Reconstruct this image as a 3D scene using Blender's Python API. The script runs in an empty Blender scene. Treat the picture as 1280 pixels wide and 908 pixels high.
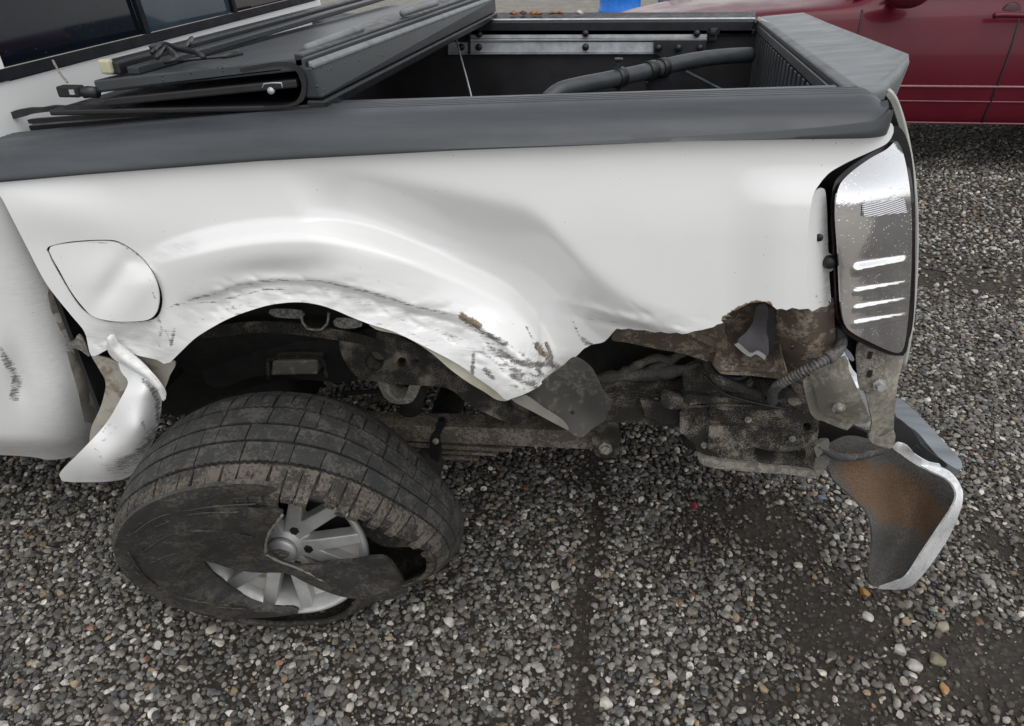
import bpy, bmesh, math, random
import numpy as np
from mathutils import Vector, Matrix, noise as mnoise
from mathutils.geometry import delaunay_2d_cdt
random.seed(7); RNG = np.random.default_rng(11)
SC = bpy.context.scene
COL = SC.collection
# ------------------------------------------------------------------ camera
FPX, CAM_H, HSLOPE = 914.0, 1.5, 0.022
_d = np.array([155., 559., -FPX]); _d /= np.linalg.norm(_d)
_z = np.cross(np.array([1, HSLOPE, 0.]), _d); _z /= np.linalg.norm(_z)
_x = np.cross(_d, _z)
ROT = np.array([_x, _d, _z]); CAMP = np.array([0, 0, CAM_H])
cam_data = bpy.data.cameras.new('camera'); cam = bpy.data.objects.new('camera', cam_data); COL.objects.link(cam)
cam_data.sensor_fit = 'HORIZONTAL'; cam_data.sensor_width = 36.0; cam_data.lens = 36.0 * FPX / 1280.0
cam_data.clip_start = 0.02; cam_data.clip_end = 2000
M = Matrix([list(ROT[0]) + [0], list(ROT[1]) + [0], list(ROT[2]) + [CAM_H], [0, 0, 0, 1]])
cam.matrix_world = M
SC.camera = cam
# ------------------------------------------------------------------ sky and sun (overcast)
world = bpy.data.worlds.new('World'); SC.world = world; world.use_nodes = True
wn, wl = world.node_tree.nodes, world.node_tree.links
bg = wn['Background']
SUN_EL, SUN_AZ = math.radians(64), math.radians(152)   # azimuth of the brightest cloud, behind the camera
sky = wn.new('ShaderNodeTexSky'); sky.sky_type = 'NISHITA'; sky.sun_disc = False
sky.sun_elevation = SUN_EL; sky.sun_rotation = SUN_AZ
sky.air_density = 1.0; sky.dust_density = 0.8; sky.ozone_density = 1.0
hs = wn.new('ShaderNodeHueSaturation'); hs.inputs['Saturation'].default_value = 0.10
wl.new(sky.outputs[0], hs.inputs['Color']); wl.new(hs.outputs[0], bg.inputs['Color'])
bg.inputs['Strength'].default_value = 0.15
sun_d = bpy.data.lights.new('sun', 'SUN'); sun = bpy.data.objects.new('sun', sun_d); COL.objects.link(sun)
sun_d.energy = 1.0; sun_d.angle = math.radians(60); sun_d.color = (1, 0.98, 0.95)
_sd = Vector((math.sin(SUN_AZ) * math.cos(SUN_EL), math.cos(SUN_AZ) * math.cos(SUN_EL), math.sin(SUN_EL)))
sun.rotation_euler = _sd.to_track_quat('Z', 'Y').to_euler()
SC.view_settings.view_transform = 'Standard'; SC.view_settings.look = 'None'
SC.view_settings.exposure = 0.42; SC.view_settings.gamma = 1.0; SC.view_settings.use_curve_mapping = False
SC.cycles.max_bounces = 6; SC.cycles.diffuse_bounces = 3; SC.cycles.glossy_bounces = 3
# ------------------------------------------------------------------ measuring helpers: picture position at a known depth -> place
def ray(px, py):
    return ROT @ np.array([px - 640.0, 454.0 - py, -FPX])
def P(px, py, Y):
    v = ray(px, py); return CAMP + v * (Y / v[1])
def PX(px, py, X):
    v = ray(px, py); return CAMP + v * (X / v[0])
def PZ(px, py, z=0.0):
    v = ray(px, py); return CAMP + v * ((z - CAM_H) / v[2])
def sst(v, a, b):
    t = np.clip((v - a) / (b - a), 0, 1); return t * t * (3 - 2 * t)
def crom(pts, step=4.0, closed=False):
    pts = [np.array(p, float) for p in pts]; n = len(pts); out = []
    rng = range(n if closed else n - 1)
    for i in rng:
        p0 = pts[(i - 1) % n] if (closed or i > 0) else 2 * pts[0] - pts[1]
        p1 = pts[i]; p2 = pts[(i + 1) % n]
        p3 = pts[(i + 2) % n] if (closed or i + 2 < n) else 2 * pts[-1] - pts[-2]
        k = max(1, int(np.linalg.norm(p2 - p1) / step))
        for j in range(k):
            t = j / k
            out.append(0.5 * ((2 * p1) + (p2 - p0) * t + (2 * p0 - 5 * p1 + 4 * p2 - p3) * t * t + (3 * p1 - p0 - 3 * p2 + p3) * t ** 3))
    if not closed: out.append(pts[-1])
    return np.array(out)
def straight(pts, step=6.0, closed=True):
    out = []; n = len(pts)
    for i in range(n if closed else n - 1):
        a = np.array(pts[i], float); b = np.array(pts[(i + 1) % n], float)
        k = max(1, int(np.linalg.norm(b - a) / step))
        for j in range(k): out.append(a + (b - a) * j / k)
    return np.array(out)
def tps(ctrl):
    c = np.array(ctrl, float); xy = c[:, :2] / 100.0; n = len(c)
    def U(r2): return np.where(r2 > 1e-12, r2 * np.log(r2 + 1e-12), 0)
    d2 = ((xy[:, None] - xy[None]) ** 2).sum(-1)
    K = U(d2) + np.eye(n) * 1e-4; Pm = np.hstack([np.ones((n, 1)), xy])
    A = np.zeros((n + 3, n + 3)); A[:n, :n] = K; A[:n, n:] = Pm; A[n:, :n] = Pm.T
    w = np.linalg.solve(A + np.eye(n + 3) * 1e-9, np.concatenate([c[:, 2], np.zeros(3)]))
    def f(x, y):
        q = np.stack([np.asarray(x, float), np.asarray(y, float)], -1) / 100.0
        d = ((q[:, None] - xy[None]) ** 2).sum(-1)
        return U(d) @ w[:n] + w[n] + q @ w[n + 1:]
    return f
def inpoly(x, y, poly):
    x = np.asarray(x); y = np.asarray(y); c = np.zeros(x.shape, bool); n = len(poly); j = n - 1
    for i in range(n):
        xi, yi = poly[i]; xj, yj = poly[j]
        if yi != yj:
            c ^= ((yi > y) != (yj > y)) & (x < (xj - xi) * (y - yi) / (yj - yi) + xi)
        j = i
    return c
def pdist(x, y, pl):
    best = np.full(np.shape(x), 1e9)
    for a, b in zip(pl[:-1], pl[1:]):
        a = np.array(a, float); b = np.array(b, float); ab = b - a; L = max(ab @ ab, 1e-9)
        t = np.clip(((x - a[0]) * ab[0] + (y - a[1]) * ab[1]) / L, 0, 1)
        best = np.minimum(best, np.hypot(x - a[0] - t * ab[0], y - a[1] - t * ab[1]))
    return best
# ------------------------------------------------------------------ object helpers
def tag(o, label=None, cat=None, group=None, kind=None):
    if label: o['label'] = label
    if cat: o['category'] = cat
    if group: o['group'] = group
    if kind: o['kind'] = kind
    return o
def empty(name, loc, label, cat, group=None):
    o = bpy.data.objects.new(name, None); COL.objects.link(o); o.location = Vector([float(v) for v in loc]); o.empty_display_size = 0.1
    return tag(o, label, cat, group)
def origin_of(o):
    v = Vector((0, 0, 0))
    while o is not None: v += o.location; o = o.parent
    return v
def link(name, me, mat, parent=None):
    o = bpy.data.objects.new(name, me); COL.objects.link(o)
    if mat is not None and not me.materials: me.materials.append(mat)
    if parent is not None:
        o.parent = parent; o.location = -origin_of(parent)
    return o
def mk(name, verts, faces, mat, parent=None, smooth=False):
    me = bpy.data.meshes.new(name); me.from_pydata([tuple(float(c) for c in v) for v in verts], [], [tuple(int(i) for i in f) for f in faces]); me.update()
    if smooth:
        for p in me.polygons: p.use_smooth = True
    return link(name, me, mat, parent)
def bmo(name, bm, mat, parent=None, smooth=False):
    me = bpy.data.meshes.new(name); bmesh.ops.recalc_face_normals(bm, faces=bm.faces[:]); bm.to_mesh(me); bm.free()
    if smooth:
        for p in me.polygons: p.use_smooth = True
    return link(name, me, mat, parent)
def solid(o, t, offset=-1.0):
    m = o.modifiers.new('thickness', 'SOLIDIFY'); m.thickness = t; m.offset = offset; return o
def bevel(o, w, seg=2):
    m = o.modifiers.new('bevel', 'BEVEL'); m.width = w; m.segments = seg; m.limit_method = 'ANGLE'; m.angle_limit = math.radians(40); return o
def box(name, lo, hi, mat, parent=None, bev=0.0, rot=None, piv=None):
    x0, y0, z0 = lo; x1, y1, z1 = hi
    v = [(x0, y0, z0), (x1, y0, z0), (x1, y1, z0), (x0, y1, z0), (x0, y0, z1), (x1, y0, z1), (x1, y1, z1), (x0, y1, z1)]
    if rot is not None:
        pv = Vector(piv if piv is not None else ((x0 + x1) / 2, (y0 + y1) / 2, (z0 + z1) / 2))
        v = [tuple(rot @ (Vector(q) - pv) + pv) for q in v]
    o = mk(name, v, [(0, 3, 2, 1), (4, 5, 6, 7), (0, 1, 5, 4), (1, 2, 6, 5), (2, 3, 7, 6), (3, 0, 4, 7)], mat, parent)
    if bev: bevel(o, bev)
    return o
def hexa(name, q, back, mat, parent=None, bev=0.0):
    """four corner points of the front and four of the back -> closed block"""
    o = mk(name, list(q) + list(back), [(0, 1, 2, 3), (7, 6, 5, 4), (0, 4, 5, 1), (1, 5, 6, 2), (2, 6, 7, 3), (3, 7, 4, 0)], mat, parent)
    bm = bmesh.new(); bm.from_mesh(o.data); bmesh.ops.recalc_face_normals(bm, faces=bm.faces[:]); bm.to_mesh(o.data); bm.free()
    if bev: bevel(o, bev)
    return o
def tube(name, pts, r, mat, parent=None, seg=12, rad=None, smooth=True, step=0.012, caps=True):
    pts = crom(pts, step) if len(pts) > 2 else np.array(pts, float)
    n = len(pts); V = []; F = []
    up = np.array([0.13, 0.31, 0.94])
    tan = np.gradient(pts, axis=0); L = np.concatenate([[0], np.cumsum(np.linalg.norm(np.diff(pts, axis=0), axis=1))])
    a = np.cross(tan[0], up); a /= np.linalg.norm(a)
    for i in range(n):
        t = tan[i] / (np.linalg.norm(tan[i]) + 1e-12); a = a - t * (a @ t); a /= np.linalg.norm(a) + 1e-12; b = np.cross(t, a)
        rr = rad(L[i], L[-1]) if rad else r
        for k in range(seg):
            th = 2 * math.pi * k / seg; V.append(pts[i] + rr * (math.cos(th) * a + math.sin(th) * b))
    for i in range(n - 1):
        for k in range(seg):
            F.append((i * seg + k, i * seg + (k + 1) % seg, (i + 1) * seg + (k + 1) % seg, (i + 1) * seg + k))
    if caps: F.append(tuple(range(seg))[::-1]); F.append(tuple((n - 1) * seg + k for k in range(seg)))
    o = mk(name, V, F, mat, parent, smooth)
    return o
def lathe(name, prof, c, axis, mat, parent=None, seg=48, smooth=True, closed=False):
    """prof = (radius, distance along axis) list"""
    ax = Vector(axis).normalized(); a = ax.orthogonal().normalized(); b = ax.cross(a); c = Vector(c); V = []; F = []; n = len(prof)
    for r, h in prof:
        for k in range(seg):
            th = 2 * math.pi * k / seg; V.append(c + ax * h + (a * math.cos(th) + b * math.sin(th)) * r)
    for i in range(n - 1 if not closed else n):
        j = (i + 1) % n
        for k in range(seg): F.append((i * seg + k, i * seg + (k + 1) % seg, j * seg + (k + 1) % seg, j * seg + k))
    if not closed:
        if prof[0][0] > 1e-5: F.append(tuple(range(seg))[::-1])
        if prof[-1][0] > 1e-5: F.append(tuple((n - 1) * seg + k for k in range(seg)))
    o = mk(name, V, F, mat, parent, smooth)
    bm = bmesh.new(); bm.from_mesh(o.data); bmesh.ops.remove_doubles(bm, verts=bm.verts[:], dist=1e-6); bmesh.ops.recalc_face_normals(bm, faces=bm.faces[:]); bm.to_mesh(o.data); bm.free()
    return o
def patch(name, outline, depth, mat, parent=None, step=8.0, thick=0.002, holes=(), smooth=True, attrs=None, rough=0.0, seed=0):
    """sheet of real metal or plastic: outline measured on the picture, depth(x,y) its distance; gets thickness"""
    if callable(depth): dep = depth
    elif isinstance(depth, (int, float)): dep = lambda x, y: np.full(np.shape(x), float(depth))
    else: dep = tps(depth)
    loops = [np.array(outline, float)] + [np.array(h, float) for h in holes]
    allp = []; edges = []
    for lp in loops:
        b = len(allp); n = len(lp); allp += [tuple(p) for p in lp]; edges += [(b + i, b + (i + 1) % n) for i in range(n)]
    lo = loops[0].min(0); hi = loops[0].max(0); nb = len(allp)
    gx, gy = np.meshgrid(np.arange(lo[0] + step * .5, hi[0], step), np.arange(lo[1] + step * .5, hi[1], step))
    gx = gx + (np.arange(gx.shape[0])[:, None] % 2) * step * .5
    gx = gx.ravel(); gy = gy.ravel()
    ok = inpoly(gx, gy, loops[0])
    for h in loops[1:]: ok &= ~inpoly(gx, gy, h)
    gx = gx[ok]; gy = gy[ok]
    bp = np.array(allp)
    if len(gx):
        keep = np.ones(len(gx), bool)
        for s in range(0, len(bp), 64):
            dd = ((gx[:, None] - bp[None, s:s + 64, 0]) ** 2 + (gy[:, None] - bp[None, s:s + 64, 1]) ** 2).min(1); keep &= dd > (step * .45) ** 2
        allp += list(zip(gx[keep], gy[keep]))
    res = delaunay_2d_cdt([Vector((float(p[0]), float(p[1]))) for p in allp], edges, [], 0, 1e-4)
    pv = np.array([tuple(v) for v in res[0]]); tri = np.array([f for f in res[2] if len(f) == 3])
    cen = pv[tri].mean(1); ok = inpoly(cen[:, 0], cen[:, 1], loops[0])
    for h in loops[1:]: ok &= ~inpoly(cen[:, 0], cen[:, 1], h)
    tri = tri[ok]
    Y = dep(pv[:, 0], pv[:, 1])
    if rough:
        Y = Y + np.array([mnoise.fractal(Vector((p[0] * .02 + seed, p[1] * .02, seed * 3.7)), 0.8, 2.0, 4) for p in pv]) * rough
    rays = np.stack([pv[:, 0] - 640, 454 - pv[:, 1], np.full(len(pv), -FPX)], 1) @ ROT.T
    W = CAMP + rays * (Y / rays[:, 1])[:, None]
    # orient towards the camera side
    a, b, c = W[tri[0, 0]], W[tri[0, 1]], W[tri[0, 2]]
    nn = np.cross(W[tri[:, 1]] - W[tri[:, 0]], W[tri[:, 2]] - W[tri[:, 0]]); fl = ((CAMP - W[tri[:, 0]]) * nn).sum(1) < 0
    tri[fl] = tri[fl][:, ::-1]
    nW = len(W); src = np.arange(nW)
    if thick:   # back face and rim of their own vertices, so edges stay crisp
        fn = np.cross(W[tri[:, 1]] - W[tri[:, 0]], W[tri[:, 2]] - W[tri[:, 0]]); vn = np.zeros_like(W)
        for k in range(3): np.add.at(vn, tri[:, k], fn)
        vn /= np.linalg.norm(vn, axis=1)[:, None] + 1e-12; B = W - vn * thick
        ed = {}
        for t_ in tri:
            for a_, b_ in ((t_[0], t_[1]), (t_[1], t_[2]), (t_[2], t_[0])):
                if (b_, a_) in ed: del ed[(b_, a_)]
                else: ed[(a_, b_)] = 1
        bv = sorted({a_ for a_, _ in ed} | {b_ for _, b_ in ed}); ix = {v: i for i, v in enumerate(bv)}; nb_ = len(bv)
        faces = [tuple(t_) for t_ in tri] + [tuple(t_[::-1] + nW) for t_ in tri] + [(2 * nW + ix[b_], 2 * nW + ix[a_], 2 * nW + nb_ + ix[a_], 2 * nW + nb_ + ix[b_]) for a_, b_ in ed]
        src = np.concatenate([np.arange(nW), np.arange(nW), bv, bv]); W = np.concatenate([W, B, W[bv], B[bv]])
    else: faces = tri
    o = mk(name, W, faces, mat, parent, smooth)
    if attrs:
        for an, fn in attrs.items():
            at = o.data.attributes.new(an, 'FLOAT', 'POINT'); at.data.foreach_set('value', np.asarray(fn(pv[:, 0], pv[:, 1]), np.float32)[src])
    return o
# ------------------------------------------------------------------ materials
class NT:
    def __init__(s, name):
        s.m = bpy.data.materials.new(name); s.m.use_nodes = True; s.t = s.m.node_tree; s.n = s.t.nodes; s.l = s.t.links; s.b = s.n['Principled BSDF']
        s.tc = s.n.new('ShaderNodeTexCoord')
    def noise(s, scale, detail=4, rough=0.6, vec=None, dist=0.0):
        n = s.n.new('ShaderNodeTexNoise'); n.inputs['Scale'].default_value = scale; n.inputs['Detail'].default_value = detail; n.inputs['Roughness'].default_value = rough; n.inputs['Distortion'].default_value = dist
        s.l.new(vec if vec is not None else s.tc.outputs['Object'], n.inputs['Vector']); return n.outputs[0]
    def voro(s, scale, out='Distance', vec=None, feature='F1'):
        n = s.n.new('ShaderNodeTexVoronoi'); n.feature = feature; n.inputs['Scale'].default_value = scale
        s.l.new(vec if vec is not None else s.tc.outputs['Object'], n.inputs['Vector']); return n.outputs[out]
    def ramp(s, fac, stops, interp='LINEAR'):
        r = s.n.new('ShaderNodeValToRGB'); r.color_ramp.interpolation = interp; e = r.color_ramp.elements
        while len(e) < len(stops): e.new(0.5)
        for k, (p, c) in enumerate(stops):
            e[k].position = p; e[k].color = (c, c, c, 1) if isinstance(c, (int, float)) else (*c, 1)
        s.l.new(fac, r.inputs[0]); return r.outputs[0]
    def mix(s, fac, a, b, mode='MIX'):
        m = s.n.new('ShaderNodeMix'); m.data_type = 'RGBA'; m.blend_type = mode
        for sock, v in ((m.inputs[0], fac), (m.inputs[6], a), (m.inputs[7], b)):
            if isinstance(v, (int, float)): sock.default_value = v if sock is m.inputs[0] or sock.type == 'VALUE' else (v, v, v, 1)
            elif isinstance(v, tuple): sock.default_value = (*v, 1)
            else: s.l.new(v, sock)
        return m.outputs[2]
    def math(s, op, a, b=None, clamp=False):
        m = s.n.new('ShaderNodeMath'); m.operation = op; m.use_clamp = clamp
        for sock, v in ((m.inputs[0], a), (m.inputs[1], b)):
            if v is None: continue
            if isinstance(v, (int, float)): sock.default_value = v
            else: s.l.new(v, sock)
        return m.outputs[0]
    def attr(s, name, typ='GEOMETRY'):
        a = s.n.new('ShaderNodeAttribute'); a.attribute_name = name; a.attribute_type = typ; return a
    def map(s, scale):
        m = s.n.new('ShaderNodeMapping'); m.inputs['Scale'].default_value = scale; s.l.new(s.tc.outputs['Object'], m.inputs['Vector']); return m.outputs[0]
    def bump(s, h, strength=0.3, dist=0.005):
        b = s.n.new('ShaderNodeBump'); b.inputs['Strength'].default_value = strength; b.inputs['Distance'].default_value = dist
        s.l.new(h, b.inputs['Height']); s.l.new(b.outputs[0], s.b.inputs['Normal'])
    def set(s, **k):
        names = dict(col='Base Color', rough='Roughness', metal='Metallic', coat='Coat Weight', coatr='Coat Roughness', spec='Specular IOR Level', alpha='Alpha', trans='Transmission Weight', ior='IOR')
        for a, v in k.items():
            sk = s.b.inputs[names[a]]
            if isinstance(v, (int, float)): sk.default_value = v
            elif isinstance(v, tuple): sk.default_value = (*v, 1)
            else: s.l.new(v, sk)
        return s.m
def simple(name, c, rough=0.5, metal=0.0, var=0.25, vs=18, bs=0.0, bscale=300, coat=0.0, spec=0.5):
    t = NT(name); n = t.noise(vs, 3)
    c2 = tuple(v * (1 - var) for v in c); c3 = tuple(min(1, v * (1 + var)) for v in c)
    t.set(col=t.ramp(n, [(0.3, c2), (0.7, c3)]), metal=metal, coat=coat, spec=spec)
    t.set(rough=t.ramp(t.noise(vs * 2.3, 2), [(0.3, max(0.02, rough - 0.08)), (0.7, min(1, rough + 0.08))]))
    if bs: t.bump(t.noise(bscale, 4), bs, 0.002)
    return t.m
def muddy(name, base, mud, amount=0.5, scale=90, rough=0.75, bs=0.6, vs=9):
    t = NT(name); n = t.noise(scale, 3, 0.7); big = t.noise(vs, 2, 0.6)
    f = t.math('ADD', n, t.math('MULTIPLY', t.math('SUBTRACT', big, 0.5), 0.9)); e = 1 - amount
    m = t.ramp(f, [(max(0, e - 0.06), 0.0), (min(1, e + 0.10), 1.0)])
    fine = t.noise(scale * 4, 2); mudc = t.ramp(fine, [(0.3, tuple(v * .6 for v in mud)), (0.7, tuple(v * 1.25 for v in mud))])
    t.set(col=t.mix(m, base, mudc), rough=rough); t.bump(t.mix(0.3, m, fine), bs, 0.004); return t.m
WHITE = (0.74, 0.74, 0.73)
def paint_mat():
    t = NT('white_paint'); d = t.noise(3, 5); spk = t.voro(120)
    base = t.ramp(d, [(0.3, (0.76, 0.76, 0.75)), (0.75, (0.82, 0.82, 0.815))])
    base = t.mix(t.math('MULTIPLY', t.ramp(t.voro(38), [(0.03, 1.0), (0.05, 0.0)]), 0.55), base, (0.25, 0.24, 0.22))
    sc = t.attr('scuff').outputs['Fac']; st = t.noise(1, 6, 0.75, t.map((22, 60, 260))); gr = t.noise(220, 4, 0.7)
    cut = t.math('ADD', sc, t.math('MULTIPLY', t.math('SUBTRACT', t.math('ADD', t.math('ADD', t.math('MULTIPLY', st, 0.62), t.math('MULTIPLY', gr, 0.18)), t.math('MULTIPLY', t.noise(45, 5, .7), 0.2)), 0.53), 2.9))
    mk_ = t.math('MULTIPLY', t.ramp(cut, [(0.50, 0.0), (0.80, 1.0)]), t.ramp(sc, [(0.10, 0.0), (0.5, 1.0)]))
    soft = t.math('MULTIPLY', t.attr('smear').outputs['Fac'], t.ramp(st, [(0.35, 0.15), (0.65, 1.0)]))
    base = t.mix(soft, base, (0.33, 0.325, 0.315))
    base = t.mix(mk_, base, t.ramp(t.noise(400, 3), [(0.35, (0.07, 0.068, 0.065)), (0.7, (0.30, 0.29, 0.28))]))
    ru = t.attr('rust').outputs['Fac']; rm = t.math('MULTIPLY', t.ramp(t.math('ADD', ru, t.math('MULTIPLY', t.math('SUBTRACT', gr, 0.5), 1.2)), [(0.5, 0.0), (0.6, 1.0)]), t.ramp(ru, [(0.1, 0), (0.3, 1.0)]))
    base = t.mix(rm, base, t.ramp(t.noise(120, 4), [(.35, (0.09, 0.068, 0.045)), (.65, (0.25, 0.185, 0.12))]))
    t.set(col=base, rough=t.mix(mk_, 0.32, 0.75), coat=0.6, coatr=0.07); t.bump(t.mix(0.5, mk_, t.noise(14, 3)), 0.10, 0.003); return t.m
M_PAINT = paint_mat()
def plastic(name, c, rough, bs, streak=True):
    t = NT(name); n = t.noise(1, 5, 0.6, t.map((3, 30, 30))); f = t.noise(900, 2)
    t.set(col=t.ramp(n, [(0.25, tuple(v * .72 for v in c)), (0.75, tuple(v * 1.3 for v in c))]), rough=t.ramp(t.noise(12, 5), [(0.3, rough - .07), (0.7, rough + .1)])); t.bump(f, bs, 0.0006); return t.m
M_CAP = plastic('grey_rail_plastic', (0.047, 0.052, 0.058), 0.42, 0.25)
M_GATECAP = plastic('pale_grey_plastic', (0.165, 0.178, 0.185), 0.5, 0.3)
M_BLACK = simple('black_plastic', (0.012, 0.012, 0.014), 0.42, var=0.3)
M_BLACKM = simple('black_matte', (0.016, 0.016, 0.018), 0.7, var=0.3, bs=0.2)
M_DARK = simple('dark_underbody', (0.012, 0.011, 0.010), 0.85, var=0.4, bs=0.3)
M_BED = simple('bed_liner_black', (0.014, 0.014, 0.016), 0.5, var=0.6, vs=5, bs=0.25, bscale=160)
def wetdrops(name, c, rough):
    t = NT(name); v = t.voro(75); dr = t.ramp(v, [(0.10, 1.0), (0.22, 0.0)]); gate = t.ramp(t.noise(14, 3), [(0.45, 0.0), (0.6, 1.0)]); f = t.math('MULTIPLY', dr, gate)
    t.set(col=t.mix(f, t.ramp(t.noise(6, 4), [(0.3, tuple(q * .8 for q in c)), (0.7, tuple(q * 1.2 for q in c))]), tuple(q * .5 for q in c)), rough=t.mix(f, rough, 0.05)); t.bump(f, 0.5, 0.002); return t.m
M_COVER = wetdrops('wet_cover_vinyl', (0.040, 0.045, 0.050), 0.42)
M_COVERS = wetdrops('wet_cover_rail', (0.022, 0.027, 0.031), 0.40)
M_ALU = simple('dull_aluminium', (0.50, 0.52, 0.54), 0.45, 0.35, var=0.2, vs=30)
M_RIM = simple('rim_silver', (0.50, 0.50, 0.49), 0.42, 0.45, var=0.15, vs=20)
M_RIMD = muddy('rim_brake_dust', (0.50, 0.48, 0.45), (0.25, 0.17, 0.11), 0.42, 45, 0.6, 0.2, 20)
M_CHROME = simple('chrome', (0.80, 0.81, 0.82), 0.10, 1.0, var=0.05, vs=6)
def scratched_chrome():
    t = NT('scratched_chrome'); n = t.noise(30, 6, .7); t.set(col=t.ramp(n, [(0.30, (0.45, 0.45, 0.46)), (0.5, (0.86, 0.87, 0.88))]), metal=0.6, rough=t.ramp(n, [(0.35, 0.5), (0.65, 0.16)])); t.bump(n, .12, .003); return t.m
M_SCHROME = scratched_chrome()
M_STEEL = muddy('muddy_grey_steel', (0.13, 0.125, 0.11), (0.27, 0.245, 0.205), 0.48, 80, 0.6, 0.4)
M_FRAME = muddy('mud_caked_frame', (0.016, 0.015, 0.013), (0.26, 0.228, 0.188), 0.47, 380, 0.85, 1.0, 18)
M_FRAMED = muddy('mud_caked_dark_frame', (0.012, 0.011, 0.010), (0.17, 0.148, 0.122), 0.45, 330, 0.85, 0.9, 16)
M_LEAF = muddy('dusty_spring_steel', (0.070, 0.060, 0.050), (0.20, 0.172, 0.138), 0.50, 120, 0.8, 0.5, 10)
M_CABLE = muddy('dusty_cable', (0.050, 0.047, 0.043), (0.16, 0.145, 0.125), 0.45, 300, 0.8, 0.6, 20)
M_BROWN = muddy('brown_inner_metal', (0.075, 0.057, 0.042), (0.20, 0.163, 0.122), 0.45, 60, 0.7, 0.6, 22)
M_TAUPE = muddy('dusty_liner', (0.040, 0.037, 0.033), (0.085, 0.078, 0.068), 0.45, 35, 0.75, 0.15, 5)
M_BEIGE = muddy('beige_primer_metal', (0.145, 0.135, 0.110), (0.225, 0.21, 0.175), 0.5, 30, 0.6, 0.2, 9)
M_SEAM = muddy('beige_dirty_seam', (0.36, 0.335, 0.29), (0.22, 0.18, 0.135), 0.40, 45, 0.7, 0.2, 12)
M_FLANGE = simple('yellowed_flange', (0.50, 0.485, 0.38), 0.5, var=0.2)
M_TAN = simple('tan_plastic_edge', (0.20, 0.185, 0.165), 0.6, var=0.2)
M_RUBBER = muddy('dusty_tyre', (0.026, 0.0258, 0.0255), (0.072, 0.068, 0.062), 0.47, 150, 0.75, 0.45, 26)
M_RUBBERL = muddy('muddy_shoulder', (0.030, 0.028, 0.025), (0.118, 0.102, 0.082), 0.52, 150, 0.82, 0.6, 18)
M_SIDEW = muddy('scuffed_sidewall', (0.034, 0.033, 0.032), (0.085, 0.076, 0.065), 0.46, 110, 0.55, 0.5, 16)
M_RUBIN = muddy('tyre_inside', (0.022, 0.020, 0.018), (0.075, 0.064, 0.052), 0.45, 70, 0.85, 0.5, 12)
M_HOSE = muddy('dusty_hose', (0.040, 0.040, 0.042), (0.11, 0.103, 0.094), 0.48, 60, 0.7, 0.2)
M_STEPPAD = plastic('grey_step_pad', (0.19, 0.215, 0.235), 0.4, 0.25)
M_REDPL = simple('red_plastic', (0.35, 0.02, 0.04), 0.3, var=0.2)
def rust_mat():
    t = NT('rusty_bumper_inside'); z = t.n.new('ShaderNodeSeparateXYZ'); t.l.new(t.tc.outputs['Object'], z.inputs[0])
    n = t.noise(28, 6, .75); r = t.attr('rust').outputs['Fac']; f = t.math('ADD', r, t.math('MULTIPLY', t.math('SUBTRACT', n, 0.5), 1.5))
    fine = t.noise(260, 4, .7); g = t.ramp(fine, [(0.3, (0.030, 0.029, 0.028)), (0.7, (0.115, 0.108, 0.098))]); ru = t.ramp(fine, [(0.25, (0.045, 0.027, 0.016)), (0.7, (0.16, 0.098, 0.058))])
    t.set(col=t.mix(t.ramp(f, [(0.42, 0.0), (0.60, 1.0)]), g, ru), rough=0.85); t.bump(t.mix(.4, fine, n), 0.8, 0.003); return t.m
M_RUST = rust_mat()
def glass_mat(name, c, rough=0.04):
    t = NT(name); t.set(col=t.ramp(t.noise(3, 3), [(0.3, tuple(v * .7 for v in c)), (0.7, tuple(v * 1.3 for v in c))]), rough=rough, spec=0.25); t.bump(t.ramp(t.voro(60), [(0.05, 1.0), (0.12, 0.0)]), 0.1, 0.001); return t.m
M_SEALB = simple('window_rubber', (0.006, 0.007, 0.010), 0.6, var=.3, spec=.15)
M_GLASS = glass_mat('dark_wet_glass', (0.006, 0.008, 0.014)); M_GLASS2 = glass_mat('blue_grey_glass', (0.035, 0.055, 0.075)); M_GLASS3 = glass_mat('dark_red_glass', (0.012, 0.006, 0.010))
M_CAR = simple('dark_red_car_paint', (0.090, 0.005, 0.013), 0.34, var=0.12, vs=2, coat=0.22, spec=0.2)
M_BLUE = simple('blue_drum_plastic', (0.004, 0.15, 0.60), 0.45, var=0.15)
M_GALV = simple('galvanised_steel', (0.36, 0.39, 0.40), 0.5, 0.6, var=0.3, vs=12)
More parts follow.
